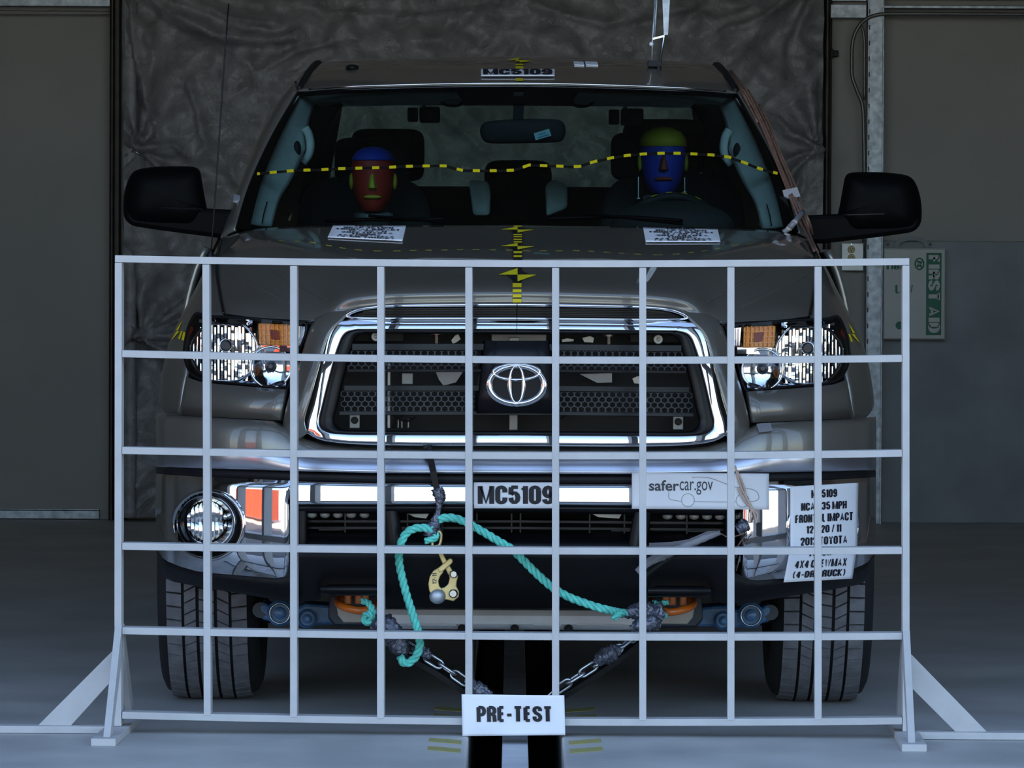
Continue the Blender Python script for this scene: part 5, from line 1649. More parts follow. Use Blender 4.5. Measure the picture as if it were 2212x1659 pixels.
# steering wheel
wc = at(1455, 528, 1.33); RW = .165
tl = math.radians(24)
def wpnt(a_): return wc + Vector((RW * math.cos(a_), RW * math.sin(a_) * math.sin(tl), RW * math.sin(a_) * math.cos(tl)))
sw = ip('steering_wheel', G().tube([wpnt(2 * math.pi * k / 48) for k in range(48)], .014, 8, True), 'interior_dark', smooth=True)
link('wheel_hub', G().ball(wc, (.07, .03, .06), 14, 8), 'interior_dark', sw, smooth=True)
for a_ in (.2, math.pi - .2, -math.pi / 2):
    link('wheel_spoke', G().bar(wc, wpnt(a_), .02, .03, (0, 1, 0)), 'interior_dark', sw)
wt = thing('steering_wheel_tape', 'short yellow tape marks along the top of the steering wheel', 'tape', wc)
for a_ in (1.95, 1.66, 1.36, 1.08):
    q_ = [wpnt(a_ + d) + Vector((0, -.010, .0125)) for d in (-.06, 0, .06)]
    link('mark', G().sweep(q_, [(-.006, -.001), (.006, -.001), (.006, .001), (-.006, .001)]), 'tape_yellow', wt)
for x, y0, y1, lb in ((1379, 382, 430, 'left'), (1479, 383, 416, 'right')):  # two thin white tubes, each with a small round foot
    tag(link('white_rod', G().tube([at(x, y0, 1.45), at(x, (y0 + y1) / 2, 1.45), at(x, y1, 1.45)], .0016, 6).lathe([(.0005, 0), (.005, 0), (.005, .004), (.0005, .004)], at(x, y1, 1.45), 'Z', 10), 'paper', smooth=True), 'thin white rod upright at the %s of the blue faced dummy' % lb, 'rod')

# ------------------------------------------------------------------ crash test dummies
def dummy(px, ptop, pchin, hw_px, Y, face, cap, nose_m, label, cap_frac):
    s_ = F / (Y - CAM.y)
    top = at(px, ptop, Y); chin = at(px, pchin, Y)
    H = top.z - chin.z; W = hw_px / s_; cx_ = top.x; z0 = chin.z
    t = thing('crash_dummy', label, 'dummy', (cx_, Y + .05, z0 - .62))
    # body: one loft from hips to neck with shoulders, arms skinned in the same mesh
    g = G(); rows_ = []
    for dz, w_, d_, dy in ((-.62, .17, .12, .06), (-.5, .175, .125, .06), (-.35, .185, .13, .05), (-.22, .205, .125, .04), (-.14, .20, .11, .035), (-.10, .15, .09, .03), (-.07, .075, .065, .03), (-.04, .055, .055, .025), (.0, .052, .055, .025), (.03, .05, .05, .02)):
        rows_.append([Vector((cx_ + w_ * math.cos(a_ * math.pi / 12), Y + .04 + dy + d_ * math.sin(a_ * math.pi / 12), z0 + dz)) for a_ in range(24)])
    g.grid(rows_, True)
    for sd_ in (-1, 1):
        P = [(cx_ + sd_ * .17, Y + .08, z0 - .15), (cx_ + sd_ * .235, Y + .07, z0 - .20), (cx_ + sd_ * .25, Y + .03, z0 - .34), (cx_ + sd_ * .24, Y - .04, z0 - .44), (cx_ + sd_ * .19, Y - .2, z0 - .42), (cx_ + sd_ * .15, Y - .30, z0 - .38)]
        Q = curve(P, 4)
        g.tube(Q, .05, 10, scales=[lerp(1.15, .62, k / (len(Q) - 1)) for k in range(len(Q))])
    link('body', g, 'dummy_body', t, smooth=True)
    link('collar', G().lathe([(.052, -.03), (.062, -.025), (.062, -.008), (.052, -.003)], (cx_, Y + .065, z0), 'Z', 20), 'steel_galv', t, smooth=True)
    # head
    def hr(f_, grow=1.0, back=1.0):
        w_ = W / 2 * interp(f_, [0, .06, .15, .3, .5, .7, .82, .92, .98, 1], [.42, .60, .74, .88, .97, 1.0, .95, .76, .42, .02]) * grow
        dF = W / 2 * interp(f_, [0, .06, .15, .3, .5, .7, .82, .92, .98, 1], [.80, .95, 1.0, 1.05, 1.08, 1.12, 1.02, .8, .45, .02]) * grow
        row = []
        for k in range(28):
            a_ = 2 * math.pi * k / 28
            y = -dF * math.cos(a_) if math.cos(a_) > 0 else -dF * 1.25 * math.cos(a_)
            row.append(Vector((cx_ + w_ * math.sin(a_), Y + y + .02, z0 + H * f_)))
        return row
    fs = [0, .06, .15, .3, .5, .7, .82, .92, .98, 1]
    hd = link('head', G().grid([hr(f_) for f_ in fs], True), face, t, smooth=True)
    cf = [f_ for f_ in (cap_frac, .82, .88, .92, .96, .98, 1) if f_ >= cap_frac]
    link('cap', G().grid([hr(cap_frac, 1.0)] + [hr(f_, 1.035) for f_ in cf], True), cap, t, smooth=True)
    yf = Y - W / 2 * 1.08 + .02
    nz_ = z0 + H * .33
    g = G().add([(cx_ - W * .07, yf + .012, nz_ + H * .26), (cx_ + W * .07, yf + .012, nz_ + H * .26), (cx_ + W * .12, yf + .006, nz_ + H * .01), (cx_ - W * .12, yf + .006, nz_ + H * .01), (cx_, yf - .006, nz_ + H * .24), (cx_ + W * .06, yf - .026, nz_ + H * .02), (cx_ - W * .06, yf - .026, nz_ + H * .02), (cx_, yf + .01, nz_ - H * .02)],
            [(0, 4, 6, 3), (4, 1, 2, 5), (4, 5, 6), (6, 5, 2, 7, 3), (0, 1, 4)])
    link('nose', g, nose_m, hd, bevel=.002)
    g = G().ball((cx_, yf + .004, z0 + H * .215), (W * .21, .012, H * .032), 16, 8)
    link('mouth', g, nose_m, hd, smooth=True)
    for sd_ in (-1, 1):
        g = G().ball((cx_ + sd_ * W * .50, Y + .02, z0 + H * .46), (.008, .020, H * .13), 10, 8)
        link('ear', g, 'dummy_yellow', hd, smooth=True)
        g = G().ball((cx_ + sd_ * W * .2, yf + .013, z0 + H * .585), (W * .095, .006, H * .022), 10, 6)
        link('eye', g, face, hd, smooth=True)
    return t
dummy(806, 316, 456, 94, 1.62, 'dummy_red', 'dummy_blue', 'dummy_yellow', 'crash test dummy with red face and blue cap behind the windshield', .78)
dummy(1433, 273, 418, 100, 1.62, 'dummy_blue', 'dummy_yellow', 'dummy_brown', 'crash test dummy with blue face and yellow hair behind the steering wheel', .70)

# ================================================================== marks and papers on the truck
BB = BVHTree.FromPolygons([tuple(p) for p in BODY.v], BODY.f)
def ribbon(pts, wpx, bvh, off, vertical=False):
    """flat tape following picture points on a surface"""
    g = G(); L_, R_ = [], []
    n_ = len(pts)
    for i in range(n_):
        a_ = pts[max(i - 1, 0)]; b_ = pts[min(i + 1, n_ - 1)]
        dx, dy = b_[0] - a_[0], b_[1] - a_[1]; l = math.hypot(dx, dy) or 1
        nx, ny = -dy / l * wpx / 2, dx / l * wpx / 2
        p = cast(pts[i][0] + nx, pts[i][1] + ny, bvh, off); q = cast(pts[i][0] - nx, pts[i][1] - ny, bvh, off)
        if p is None or q is None: continue
        L_.append(p); R_.append(q)
    if len(L_) > 1: g.grid([L_, R_])
    return g
def tri(pts, bvh, off):
    return G().add([cast(x, y, bvh, off) for x, y in pts], [tuple(range(len(pts)))])
# centre line target on the hood
ht = thing('hood_target_tape', 'yellow and black target tape down the middle of the hood', 'target tape', hood_g.v[0] * 0 + at(1117, 600, -.6))
link('backing', ribbon([(1119, 489), (1119, 520), (1118, 550), (1118, 580), (1117, 610), (1117, 635), (1117, 653)], 20, HB, .0012), 'tape_black', ht)
for y0, y1 in ((489, 491), (507, 509.6), (511.6, 514), (517.4, 519.8), (522.6, 525.6), (544, 548.6), (553, 557), (613, 622), (626.5, 632), (635.5, 642), (645, 653.5)):
    x = 1118.5 if y0 < 560 else 1117
    link('bar', ribbon([(x, y0), (x, y1)], 19 if y0 > 600 else 18, HB, .0022), 'tape_yellow', ht)
for yc, h, w_ in ((498, 6.5, 36), (534, 7, 37), (595.5, 14.5, 41)):
    x = 1118
    for pl_, m_ in (([(x - w_, yc), (x, yc - h), (x, yc)], 'tape_yellow'), ([(x, yc), (x + w_, yc), (x, yc + h)], 'tape_yellow'), ([(x, yc - h), (x + w_ * .6, yc - 1), (x, yc)], 'tape_black'), ([(x - w_ * .6, yc + 1), (x, yc), (x, yc + h)], 'tape_black')):
        link('quadrant', tri(pl_, HB, .003 if m_ == 'tape_yellow' else .0028), m_, ht)
rt = thing('roof_target_tape', 'yellow and black target tape on the middle of the roof', 'target tape', at(1122, 160, 1.5))
link('backing', ribbon([(1122, 128), (1122, 140), (1122, 155), (1122, 168), (1122, 176)], 17, RB, .0012), 'tape_black', rt)
for y0, y1 in ((139, 142), (144, 151), (170, 176), (131, 134)):
    link('bar', ribbon([(1122, y0), (1122, y1)], 17, RB, .0022), 'tape_yellow', rt)
for pl_ in ([(1096, 131), (1121, 126), (1121, 131)], [(1123, 131), (1150, 133), (1123, 137)]):
    link('quadrant', tri(pl_, RB, .003), 'tape_yellow', rt)
# dashed tape across the windshield
wl = [(556, 377), (586, 374), (620, 371), (656, 369), (692, 368), (728, 366), (765, 365), (801, 364), (838, 363), (874, 361), (910, 360), (947, 359.5), (965, 360), (980, 365), (1000, 369.5), (1049, 370.5), (1085, 370), (1110, 369), (1126, 364), (1143, 358), (1160, 359), (1198, 360), (1233, 361.6), (1252, 361), (1268, 355), (1290, 349), (1323, 342), (1356, 337), (1391, 334), (1429, 332.5), (1464, 332.5), (1500, 334), (1537, 336), (1573, 340.4), (1606, 352), (1641, 366), (1679, 376)]
dense = []
for i in range(len(wl) - 1):
    n_ = max(1, int((wl[i + 1][0] - wl[i][0]) / 3))
    for k in range(n_): dense.append((lerp(wl[i][0], wl[i + 1][0], k / n_), lerp(wl[i][1], wl[i + 1][1], k / n_)))
dense.append(wl[-1])
wtp = thing('windshield_tape', 'yellow and black dashed tape line across the windshield', 'tape', at(1116, 370, .7))
link('backing', ribbon(dense, 5.5, WB, .0015), 'tape_black', wtp)
cum = 0; seg = []; on = False; start = 2
for i, p in enumerate(dense):
    if i: cum += math.hypot(p[0] - dense[i - 1][0], p[1] - dense[i - 1][1])
    ph = (cum + 10) % 36.6
    if ph < 18.5: seg.append(p)
    else:
        if len(seg) > 2: link('dash', ribbon(seg, 6.2, WB, .0025), 'tape_yellow', wtp)
        seg = []
if len(seg) > 2: link('dash', ribbon(seg, 6.2, WB, .0025), 'tape_yellow', wtp)
# fender targets
for s_, lb in ((-1, 'left'), (1, 'right')):
    ft = thing('fender_target', 'yellow target tape on the %s front fender' % lb, 'target tape', at(1116 + s_ * 735, 720, -.1))
    mx = (lambda x: x) if s_ < 0 else (lambda x: 2 * 1113.5 - x)
    dy = 0 if s_ < 0 else 6
    for pl_ in ([(376, 714), (391, 692), (381, 714)], [(366, 735), (378, 716), (384, 716), (372, 730)], [(381, 732), (387, 716), (391, 716), (385, 733)], [(388, 735), (392, 718), (397, 718), (394, 736)]):
        q_ = [cast(mx(x + 5), y + dy, BB, .002) for x, y in pl_]
        if all(v is not None for v in q_):
            link('strip', G().add(q_, [tuple(range(len(q_)))]), 'tape_yellow', ft)

LINES = [('MC5109', .31, .865, .69, .952), ('NCAP 35 MPH', .16, .738, .84, .822), ('FRONTAL IMPACT', .07, .612, .93, .700), ('12 / 20 / 11', .24, .498, .76, .58), ('2012 TOYOTA', .15, .375, .85, .460), ('TUNDRA', .30, .258, .70, .338), ('4X4 CREWMAX', .12, .138, .88, .222), ('(4-DR TRUCK)', .12, .035, .88, .110)]
def quadfn(tl, tr_, br, bl, fn):
    def S(u, v, off=0.0):
        x = lerp(lerp(tl[0], tr_[0], u), lerp(bl[0], br[0], u), 1 - v); y = lerp(lerp(tl[1], tr_[1], u), lerp(bl[1], br[1], u), 1 - v)
        return fn(x, y, off)
    return S
# papers on the hood
def hoodp(x, y, off):
    return cast(x, max(y, 489.0), HB, .004 + off) 
S = quadfn((720, 489), (877, 490), (869, 523), (708, 515), hoodp)
paper('hood_sheet', S, 'white lettered sheet lying on the hood below the red faced dummy', [(a, b, c, d, e, 0) for a, b, c, d, e in LINES], 8, 8, 'paper sheet')
S = quadfn((1389, 494), (1550, 497), (1556, 525), (1395, 525), hoodp)
paper('hood_sheet', S, 'white lettered sheet lying on the hood below the blue faced dummy', [(a, b, c, d, e, 0) for a, b, c, d, e in LINES], 8, 8, 'paper sheet')
# number strip on the roof edge
S = quadfn((1039, 152), (1198, 152), (1198, 168), (1039, 168), lambda x, y, o: cast(x, y, RB, .006 + o))
paper('roof_number_strip', S, 'white number strip MC5109 on the front edge of the roof', [('MC5109', .03, .12, .97, .88, 0)], 24, 6)
# number card, banner and sheet on the bumper
def bump(d):
    return lambda x, y, o: bq(x, y, -d - o)
S = quadfn((1024, 1042), (1205, 1042), (1205, 1098), (1024, 1098), bump(.016))
paper('number_card', S, 'white number card MC5109 on the chrome bumper', [('MC5109', .045, .15, .955, .88, 0)], 16, 6)
S = quadfn((1364, 1021), (1658, 1023), (1658, 1101), (1364, 1099), bump(.018))
bn = paper('web_banner', S, 'white banner safercar.gov on the chrome bumper', [], 32, 8, 'banner')
link('lettering', lettering(G(), 'safer', .125, .50, .345, .80, lambda u, v: S(u, v, .0012), .018, font=True), 'ink_grey', bn)
link('lettering', lettering(G(), 'car.gov', .35, .40, .592, .77, lambda u, v: S(u, v, .0012), 0, font=True), 'ink_grey', bn)
def line_on(pts, w_): return G().tube([S(u, v, .0014) for u, v in pts], w_, 4)
co = [(.275, .58), (.27, .45), (.27, .33), (.29, .26), (.36, .215)]
link('car_outline', line_on(curve([Vector((u, v, 0)).to_2d().to_3d() for u, v in co], 4) and [(p.x, p.y) for p in curve([(u, v, 0) for u, v in co], 4)], .0008), 'ink_line', bn)
for cu in ([(.455, .215), (.55, .205), (.70, .205), (.76, .21)], [(.44, .88), (.50, .89), (.58, .86), (.68, .72), (.76, .62), (.86, .58), (.91, .50), (.925, .40), (.925, .30), (.90, .24), (.86, .22)]):
    link('car_outline', line_on([(p.x, p.y) for p in curve([(u, v, 0) for u, v in cu], 4)], .0008), 'ink_line', bn)
for uc in (.41, .81):
    link('car_outline', line_on([(uc + .047 * math.cos(k * math.pi / 12), .25 + .18 * math.sin(k * math.pi / 12)) for k in range(25)], .0008), 'ink_line', bn)
def labfn(u, v, off=0.0):
    # hangs from the bumper, its lower end follows the bumper round and lifts off
    y = lerp(1258, 1051, v) if u < .5 else 0
    yl = lerp(1258, 1051, v); yr = lerp(1250, 1043, v)
    xl = interp(v, [0, .30, .38, 1], [1689, 1701, 1704, 1704]); xr = interp(v, [0, .34, 1], [1834, 1844, 1846])
    x = lerp(xl, xr, u); y = lerp(yl, yr, u)
    return bq(x, y, -.012 - off - .012 * (1 - v) ** 2)
paper('test_sheet', labfn, 'white sheet of eight lettered lines on the right end of the bumper', [(a, b, c, d, e, 0) for a, b, c, d, e in LINES], 24, 24, 'paper sheet')

# ================================================================== rope, strap, cable grip, chains
YR = -.918
def twisted(name, pts, r, label=None, cat=None, pitch=.058, par=None):
    """three-strand laid rope along points"""
    P = curve(pts, 10); n_ = len(P)
    # resample evenly
    ds = [0]
    for i in range(1, n_): ds.append(ds[-1] + (P[i] - P[i - 1]).length)
    Ltot = ds[-1]; m_ = max(12, int(Ltot / .0045))
    Q = []; j = 0
    for k in range(m_ + 1):
        d = Ltot * k / m_
        while j < n_ - 2 and ds[j + 1] < d: j += 1
        t_ = (d - ds[j]) / max(1e-9, ds[j + 1] - ds[j]); Q.append(P[j].lerp(P[j + 1], t_))
    u = Vector((0, 1, 0)); frames = []
    for k in range(m_ + 1):
        tt = (Q[min(k + 1, m_)] - Q[max(k - 1, 0)]).normalized()
        u = (u - tt * u.dot(tt)).normalized(); frames.append((u.copy(), tt.cross(u)))
    root = par or thing(name, label, cat, Q[-1])
    for sidx in range(3):
        path = []
        for k in range(m_ + 1):
            a_ = 2 * math.pi * (Ltot * k / m_ / pitch + sidx / 3); U, V = frames[k]
            path.append(Q[k] + U * (r * .54 * math.cos(a_)) + V * (r * .54 * math.sin(a_)))
        link('strand', G().tube(path, r * .50, 7), 'rope', root, smooth=True)
    return root
def pp(l, Y=YR): return [at(x, y, Y if len(q) == 0 else q[0]) for x, y, *q in l]
rope = twisted('rope', pp([(948, 1122), (965, 1118), (985, 1120), (1010, 1130), (1040, 1147), (1075, 1168), (1105, 1186), (1130, 1210), (1160, 1240), (1195, 1270), (1230, 1290), (1270, 1305), (1310, 1317), (1338, 1323, -.87), (1362, 1326, -.82)]), .0114, 'turquoise rope looping from the bumper strap down to both tow chains', 'rope')
twisted('', pp([(935, 1145), (915, 1140), (895, 1142), (877, 1153), (865, 1178), (862, 1210), (868, 1245), (879, 1288), (891, 1325), (902, 1360), (907, 1390), (901, 1414), (886, 1430), (872, 1432), (864, 1418)]), .0114, par=rope)
twisted('', pp([(918, 1168), (930, 1166), (943, 1160), (940, 1152)]), .0095, par=rope)
twisted('', pp([(1326, 1337, -.9), (1332, 1330, -.9), (1345, 1324, -.88)]), .0095, par=rope)
k1 = twisted('rope_knot', pp([(783, 1298, -.76), (795, 1302, -.78), (804, 1316, -.80), (804, 1334, -.81), (795, 1346, -.81), (787, 1338, -.80), (792, 1326, -.81), (803, 1330, -.82), (800, 1348, -.80)]), .0095, 'turquoise rope knot on the left orange tow hook', 'rope')
k2 = twisted('rope_knot', pp([(1412, 1302, -.74), (1420, 1306, -.77), (1428, 1318, -.79), (1438, 1332, -.78)]), .0085, 'turquoise rope knot on the right orange tow hook', 'rope')
twisted('', pp([(1442, 1302, -.72), (1428, 1304, -.75), (1424, 1312, -.77), (1433, 1322, -.79)]), .0075, par=k2)

def crumple(path, r, n=14, seed=1, amp=.35, flat_=1.0):
    """wrinkled wrapped tape along a path; r list of radii"""
    P = curve(path, 9); g = G(); rows_ = []
    N = len(P); n = n * 2
    for i in range(N):
        tt = (P[min(i + 1, N - 1)] - P[max(i - 1, 0)]).normalized()
        u = (Vector((0, 1, 0)) - tt * tt.y).normalized(); v = tt.cross(u)
        rad = interp(i / (N - 1), [k / (len(r) - 1) for k in range(len(r))], r)
        row = []
        for k in range(n):
            a_ = 2 * math.pi * k / n
            q = rad * (1 + amp * noise.noise(Vector((math.cos(a_) * 1.7, math.sin(a_) * 1.7, i * .35 + seed * 7.1))) + .8 * amp * (abs(noise.noise(Vector((math.cos(a_) * 3.5, math.sin(a_) * 3.5, i * .8 + seed)))) * 2 - .5) + .4 * amp * noise.noise(Vector((math.cos(a_) * 9, math.sin(a_) * 9, i * 1.9 + seed))))
            row.append(P[i] + u * (q * math.cos(a_) * flat_) + v * (q * math.sin(a_)))
        rows_.append(row)
    g.grid(rows_, True)
    g.f.append(tuple(range(n))); g.mi.append(0); g.f.append(tuple(len(g.v) - 1 - k for k in range(n))); g.mi.append(0)
    return g
st = thing('tow_strap', 'black strap hung over the bumper ending in a wad of grey tape', 'strap', at(935, 1160, YR))
link('webbing', G().sweep([at(922, 958, -.80), at(924, 964, -.845), at(926, 972, -.875), at(930, 990, -.89), at(936, 1020, -.905), at(944, 1058, -.905)], [(-.0085, -.0018), (.0085, -.0018), (.0085, .0018), (-.0085, .0018)], up=(0, -1, 0)), 'tape_black', st)
link('strap_hook', G().prism([at(x, y, -.86) for x, y in ((914, 961), (930, 961), (931, 971), (914, 971))], (0, .02, 0)), 'black_plastic', st, bevel=.002)
link('tape_wrap', crumple([at(944, 1055, -.908), at(949, 1075, -.908), at(949, 1092, -.908), at(946, 1108, -.908), at(941, 1130, -.910), at(932, 1150, -.912), at(929, 1160, -.912)], [.013, .012, .007, .008, .014, .022, .016], 14, 3, .4, .7), 'duct_tape', st, smooth=True)

cg_ = thing('cable_grip', 'brass coloured cable grip hanging from the bumper strap', 'cable grip', at(958, 1302, YR))
YG = -.925
def gp_(name, pts, dY, th, m='brass', bv=.0025): return link(name, G().prism([at(x, y, YG + dY) for x, y in pts], (0, th, 0)), m, cg_, bevel=bv)
link('eye', G().tube(curve([at(x, y, YG + .012) for x, y in ((952, 1152), (947, 1148), (938, 1160), (934, 1176), (940, 1184), (950, 1176), (953, 1160))], 4, True), .0042, 8, True), 'brass', cg_, smooth=True)
gp_('shank', [(939, 1178), (949, 1176), (962, 1205), (980, 1236), (969, 1243), (953, 1212)], .008, .010)
gp_('lever', [(945, 1228), (971, 1206), (977, 1207), (979, 1213), (976, 1218), (957, 1234), (949, 1238)], -.004, .012)
gp_('hook_body', [(947, 1226), (959, 1235), (951, 1245), (947, 1256), (949, 1266), (956, 1274), (950, 1282), (946, 1292), (933, 1288), (927, 1276), (925, 1262), (928, 1246), (936, 1233)], -.002, .018)
gp_('swing_arm', [(969, 1233), (986, 1233), (990, 1246), (987, 1256), (986, 1266), (992, 1278), (991, 1290), (980, 1299), (966, 1296), (954, 1294), (948, 1282), (948, 1266), (953, 1270), (960, 1269), (968, 1262), (971, 1250)], .004, .012)
for x, y, r in ((980, 1240, .011), (979, 1282, .0125)):
    c = at(x, y, YG)
    link('pivot', G().lathe([(.0005, -.012), (r * .7, -.012), (r * .95, -.008), (r, 0), (r, .012)], c, 'Y', 20), 'steel_bright', cg_, smooth=True, auto=35)
link('jaw_ball', G().ball(at(945, 1288, YG + .004), (.022, .016, .021), 18, 12), 'steel_galv', cg_, smooth=True)
S2 = lambda u, v: at(lerp(943, 934, v), lerp(1262, 1238, u), YG - .0035)
link('stamp', lettering(G(), '12-11', 0, 0, 1, 1, S2, -.1), 'bulb_dark', cg_)

def chain(name, pts, label, start=0):
    P = curve(pts, 12)
    ds = [0]
    for i in range(1, len(P)): ds.append(ds[-1] + (P[i] - P[i - 1]).length)
    t = thing(name, label, 'chain', P[-1])
    pitch, LL, LW, r = .042, .056, .029, .0042
    d = 0; k = start
    while d + LL < ds[-1]:
        def pos(x):
            j = 0
            while j < len(ds) - 2 and ds[j + 1] < x: j += 1
            return P[j].lerp(P[j + 1], (x - ds[j]) / (ds[j + 1] - ds[j]))
        a_, b_ = pos(d), pos(d + LL); c = (a_ + b_) / 2; tt = (b_ - a_).normalized()
        u = Vector((0, -1, 0)); u = (u - tt * u.dot(tt)).normalized(); v = tt.cross(u)
        ang = (0.35 if k % 2 == 0 else math.pi / 2 + .25)
        wv = v * math.cos(ang) + u * math.sin(ang)
        path = []
        h = LL / 2 - LW / 2
        for q in range(20):
            f_ = 2 * math.pi * q / 20
            path.append(c + tt * (math.copysign(h, math.cos(f_)) + LW / 2 * math.cos(f_)) * 1.0 + wv * (LW / 2 - r) * math.sin(f_) * 1.15)
        link('link', G().tube(path, r, 8, True), 'steel_bright', t, smooth=True)
        d += pitch; k += 1
    return t
CL_ = [at(x, y, Y) for x, y, Y in ((806, 1330, -.76), (835, 1362, -.80), (868, 1388, -.84), (905, 1410, -.87), (945, 1432, -.88), (995, 1466, -.89), (1040, 1496, -.89), (1075, 1525, -.88))]
CR_ = [at(x, y, Y) for x, y, Y in ((1426, 1322, -.76), (1398, 1350, -.80), (1366, 1378, -.84), (1330, 1406, -.87), (1280, 1440, -.88), (1240, 1466, -.89), (1205, 1488, -.89), (1165, 1525, -.88))]
chain('tow_chain', CL_, 'steel tow chain running down from the left tow hook', 1)
chain('tow_chain', CR_, 'steel tow chain running down from the right tow hook', 0)
for C_, lb in ((CL_, 'left'), (CR_, 'right')):
    tag(link('tow_sleeve', G().sweep(curve([p + Vector((0, .03, -.026)) for p in C_[1:]], 6), [(-.016, -.008), (.016, -.008), (.016, .008), (-.016, .008)]), 'tape_black'), 'black webbing sling below the %s tow chain' % lb, 'sling')
def wad(label, pts, r, seed, amp=.4, fl_=.8):
    return tag(link('tape_wad', crumple([at(*p) for p in pts], r, 16, seed, amp, fl_), 'duct_tape', smooth=True), label, 'tape')
wad('crumpled grey tape around the left chain near the tow hook', [(805, 1340, -.80), (825, 1346, -.83), (845, 1356, -.855), (862, 1372, -.875)], [.014, .024, .022, .012], 2)
wad('crumpled grey tape hanging below the left chain', [(838, 1376, -.885), (855, 1390, -.895), (868, 1405, -.90), (872, 1416, -.90)], [.014, .026, .022, .010], 5)
wad('small tape collar where the left chain leaves its wrapping', [(912, 1402, -.895), (920, 1410, -.90), (928, 1420, -.90)], [.010, .014, .008], 9)
wad('grey tape bundle at the lower end of the left chain', [(1008, 1478, -.915), (1026, 1486, -.915), (1046, 1500, -.91), (1056, 1512, -.90)], [.012, .020, .020, .014], 11)
wad('large crumpled grey tape wrapping at the right tow hook', [(1338, 1326, -.85), (1362, 1324, -.84), (1386, 1322, -.83), (1412, 1328, -.82), (1432, 1338, -.82)], [.008, .016, .026, .034, .018], 14)
wad('dark tape wad hanging under the right tow hook', [(1362, 1358, -.86), (1384, 1350, -.86), (1410, 1346, -.85), (1424, 1350, -.84)], [.008, .018, .022, .012], 17)
wad('crumpled grey tape halfway down the right chain', [(1290, 1432, -.905), (1304, 1420, -.91), (1322, 1410, -.91), (1338, 1400, -.90)], [.012, .020, .020, .010], 21)

# sensor leads, folded sleeve and box at the right of the bumper
sv = thing('foil_sleeve', 'folded silver sleeve in front of the right bumper opening', 'sleeve', at(1450, 1190, YR))
link('sleeve', crumple([at(x, y, -.92) for x, y in ((1376, 1236), (1400, 1216), (1440, 1196), (1480, 1180), (1520, 1164), (1556, 1150))], [.010, .011, .012, .010, .009, .006], 10, 31, .25, .5), 'tape_grey', sv, smooth=True)
link('end_flap', G().grid([[at(x, y, -.925) for x, y in ((1402, 1174), (1450, 1172), (1488, 1166), (1530, 1148), (1556, 1148))], [at(x, y, -.915) for x, y in ((1402, 1184), (1450, 1182), (1490, 1176), (1532, 1160), (1556, 1156))]]), 'tape_grey', sv, solid=.002)
link('pole', G().tube([at(1384, 1250, -.90), at(1430, 1215, -.905), at(1480, 1186, -.91)], .006, 8), 'interior_dark', sv, smooth=True)
bx = thing('sensor_box', 'small dark taped box with leads beside the banner', 'sensor', at(1620, 1160, -.85))
a_, b_ = at(1612, 1127, -.80), at(1644, 1158, -.80)
link('case', G().box(((a_.x + b_.x) / 2, -.80, (a_.z + b_.z) / 2), (b_.x - a_.x, .03, a_.z - b_.z), Matrix.Rotation(.06, 3, 'Y')), 'interior_dark', bx, bevel=.003)
link('tape', crumple([at(1594, 1145, -.815), at(1606, 1138, -.82), at(1618, 1134, -.82)], [.014, .018, .012], 12, 41, .4, .5), 'duct_tape', bx, smooth=True)
for pts in ([(1586, 1006), (1592, 1030), (1602, 1060), (1616, 1085), (1626, 1110), (1632, 1130)], [(1590, 1016), (1604, 1050), (1612, 1080), (1620, 1096), (1618, 1130)], [(1592, 1055), (1606, 1082), (1622, 1098), (1634, 1112), (1630, 1130)]):
    link('lead', G().tube(curve([bq(x, y, -.024) for x, y in pts], 5), .0028, 6), 'wire_pale', bx, smooth=True)
for pts in ([(1612, 1156), (1600, 1170), (1594, 1180)], [(1608, 1152), (1590, 1158), (1572, 1160), (1556, 1152)], [(1640, 1158), (1620, 1166), (1604, 1176)]):
    link('lead', G().tube(curve([at(x, y, -.85) for x, y in pts], 5), .002, 6), 'wire_brown', bx, smooth=True)

# wire bundle along the right pillar and down the fender
wb_ = thing('wire_bundle', 'bundle of brown wires taped down the right pillar and fender', 'wires', at(1700, 420, .8))
base = [(1556, 144), (1572, 160), (1588, 178), (1604, 200), (1622, 232), (1640, 268), (1658, 310), (1674, 350), (1690, 388), (1702, 420), (1714, 452), (1730, 490), (1744, 520), (1758, 548)]
for k in range(6):
    pts = []
    for i, (x, y) in enumerate(base):
        ox = (k - 2.5) * 3.4 + 3 * noise.noise(Vector((k * 3.3, i * .6, 0)))
        p = cast(x + ox + 4, y, BB, .006 + .003 * (k % 3))
        if p is not None: pts.append(p)
    pts2 = [pts[0]]
    for p in pts[1:]:
        if abs(p.y - pts2[-1].y) < .35: pts2.append(p)
    link('wire', G().tube(curve(pts2, 4), .0042, 6), 'wire_brown', wb_, smooth=True)
low = [(1758, 548), (1776, 600), (1792, 628), (1812, 654), (1828, 690), (1838, 725), (1846, 765), (1852, 800), (1846, 826), (1826, 842), (1796, 858), (1760, 880), (1720, 898), (1680, 914), (1660, 924), (1640, 936), (1616, 952), (1600, 968), (1592, 985), (1588, 1004)]
for k in range(2):
    pts = []
    for i, (x, y) in enumerate(low):
        p = cast(x + k * 4 - 2 * (i % 2), y + k * 3, BB, .005)
        if p is not None and (not pts or (p - pts[-1]).length < .3): pts.append(p)
    if len(pts) > 3: link('wire', G().tube(curve(pts, 4), .0034, 6), 'wire_brown', wb_, smooth=True)
def tapepatch(name, pts, label, m='tape_grey', bvh=None, off=.012, cat='tape'):
    q_ = [cast(x, y, bvh or BB, off, None) or at(x, y, .9) for x, y in pts]
    return tag(link(name, G().grid([[q_[0], q_[1]], [q_[3], q_[2]]]), m, solid=.002), label, cat)
tapepatch('tape_strip', [(1690, 411), (1722, 404), (1729, 424), (1696, 434)], 'grey tape strip over the wires on the right pillar')
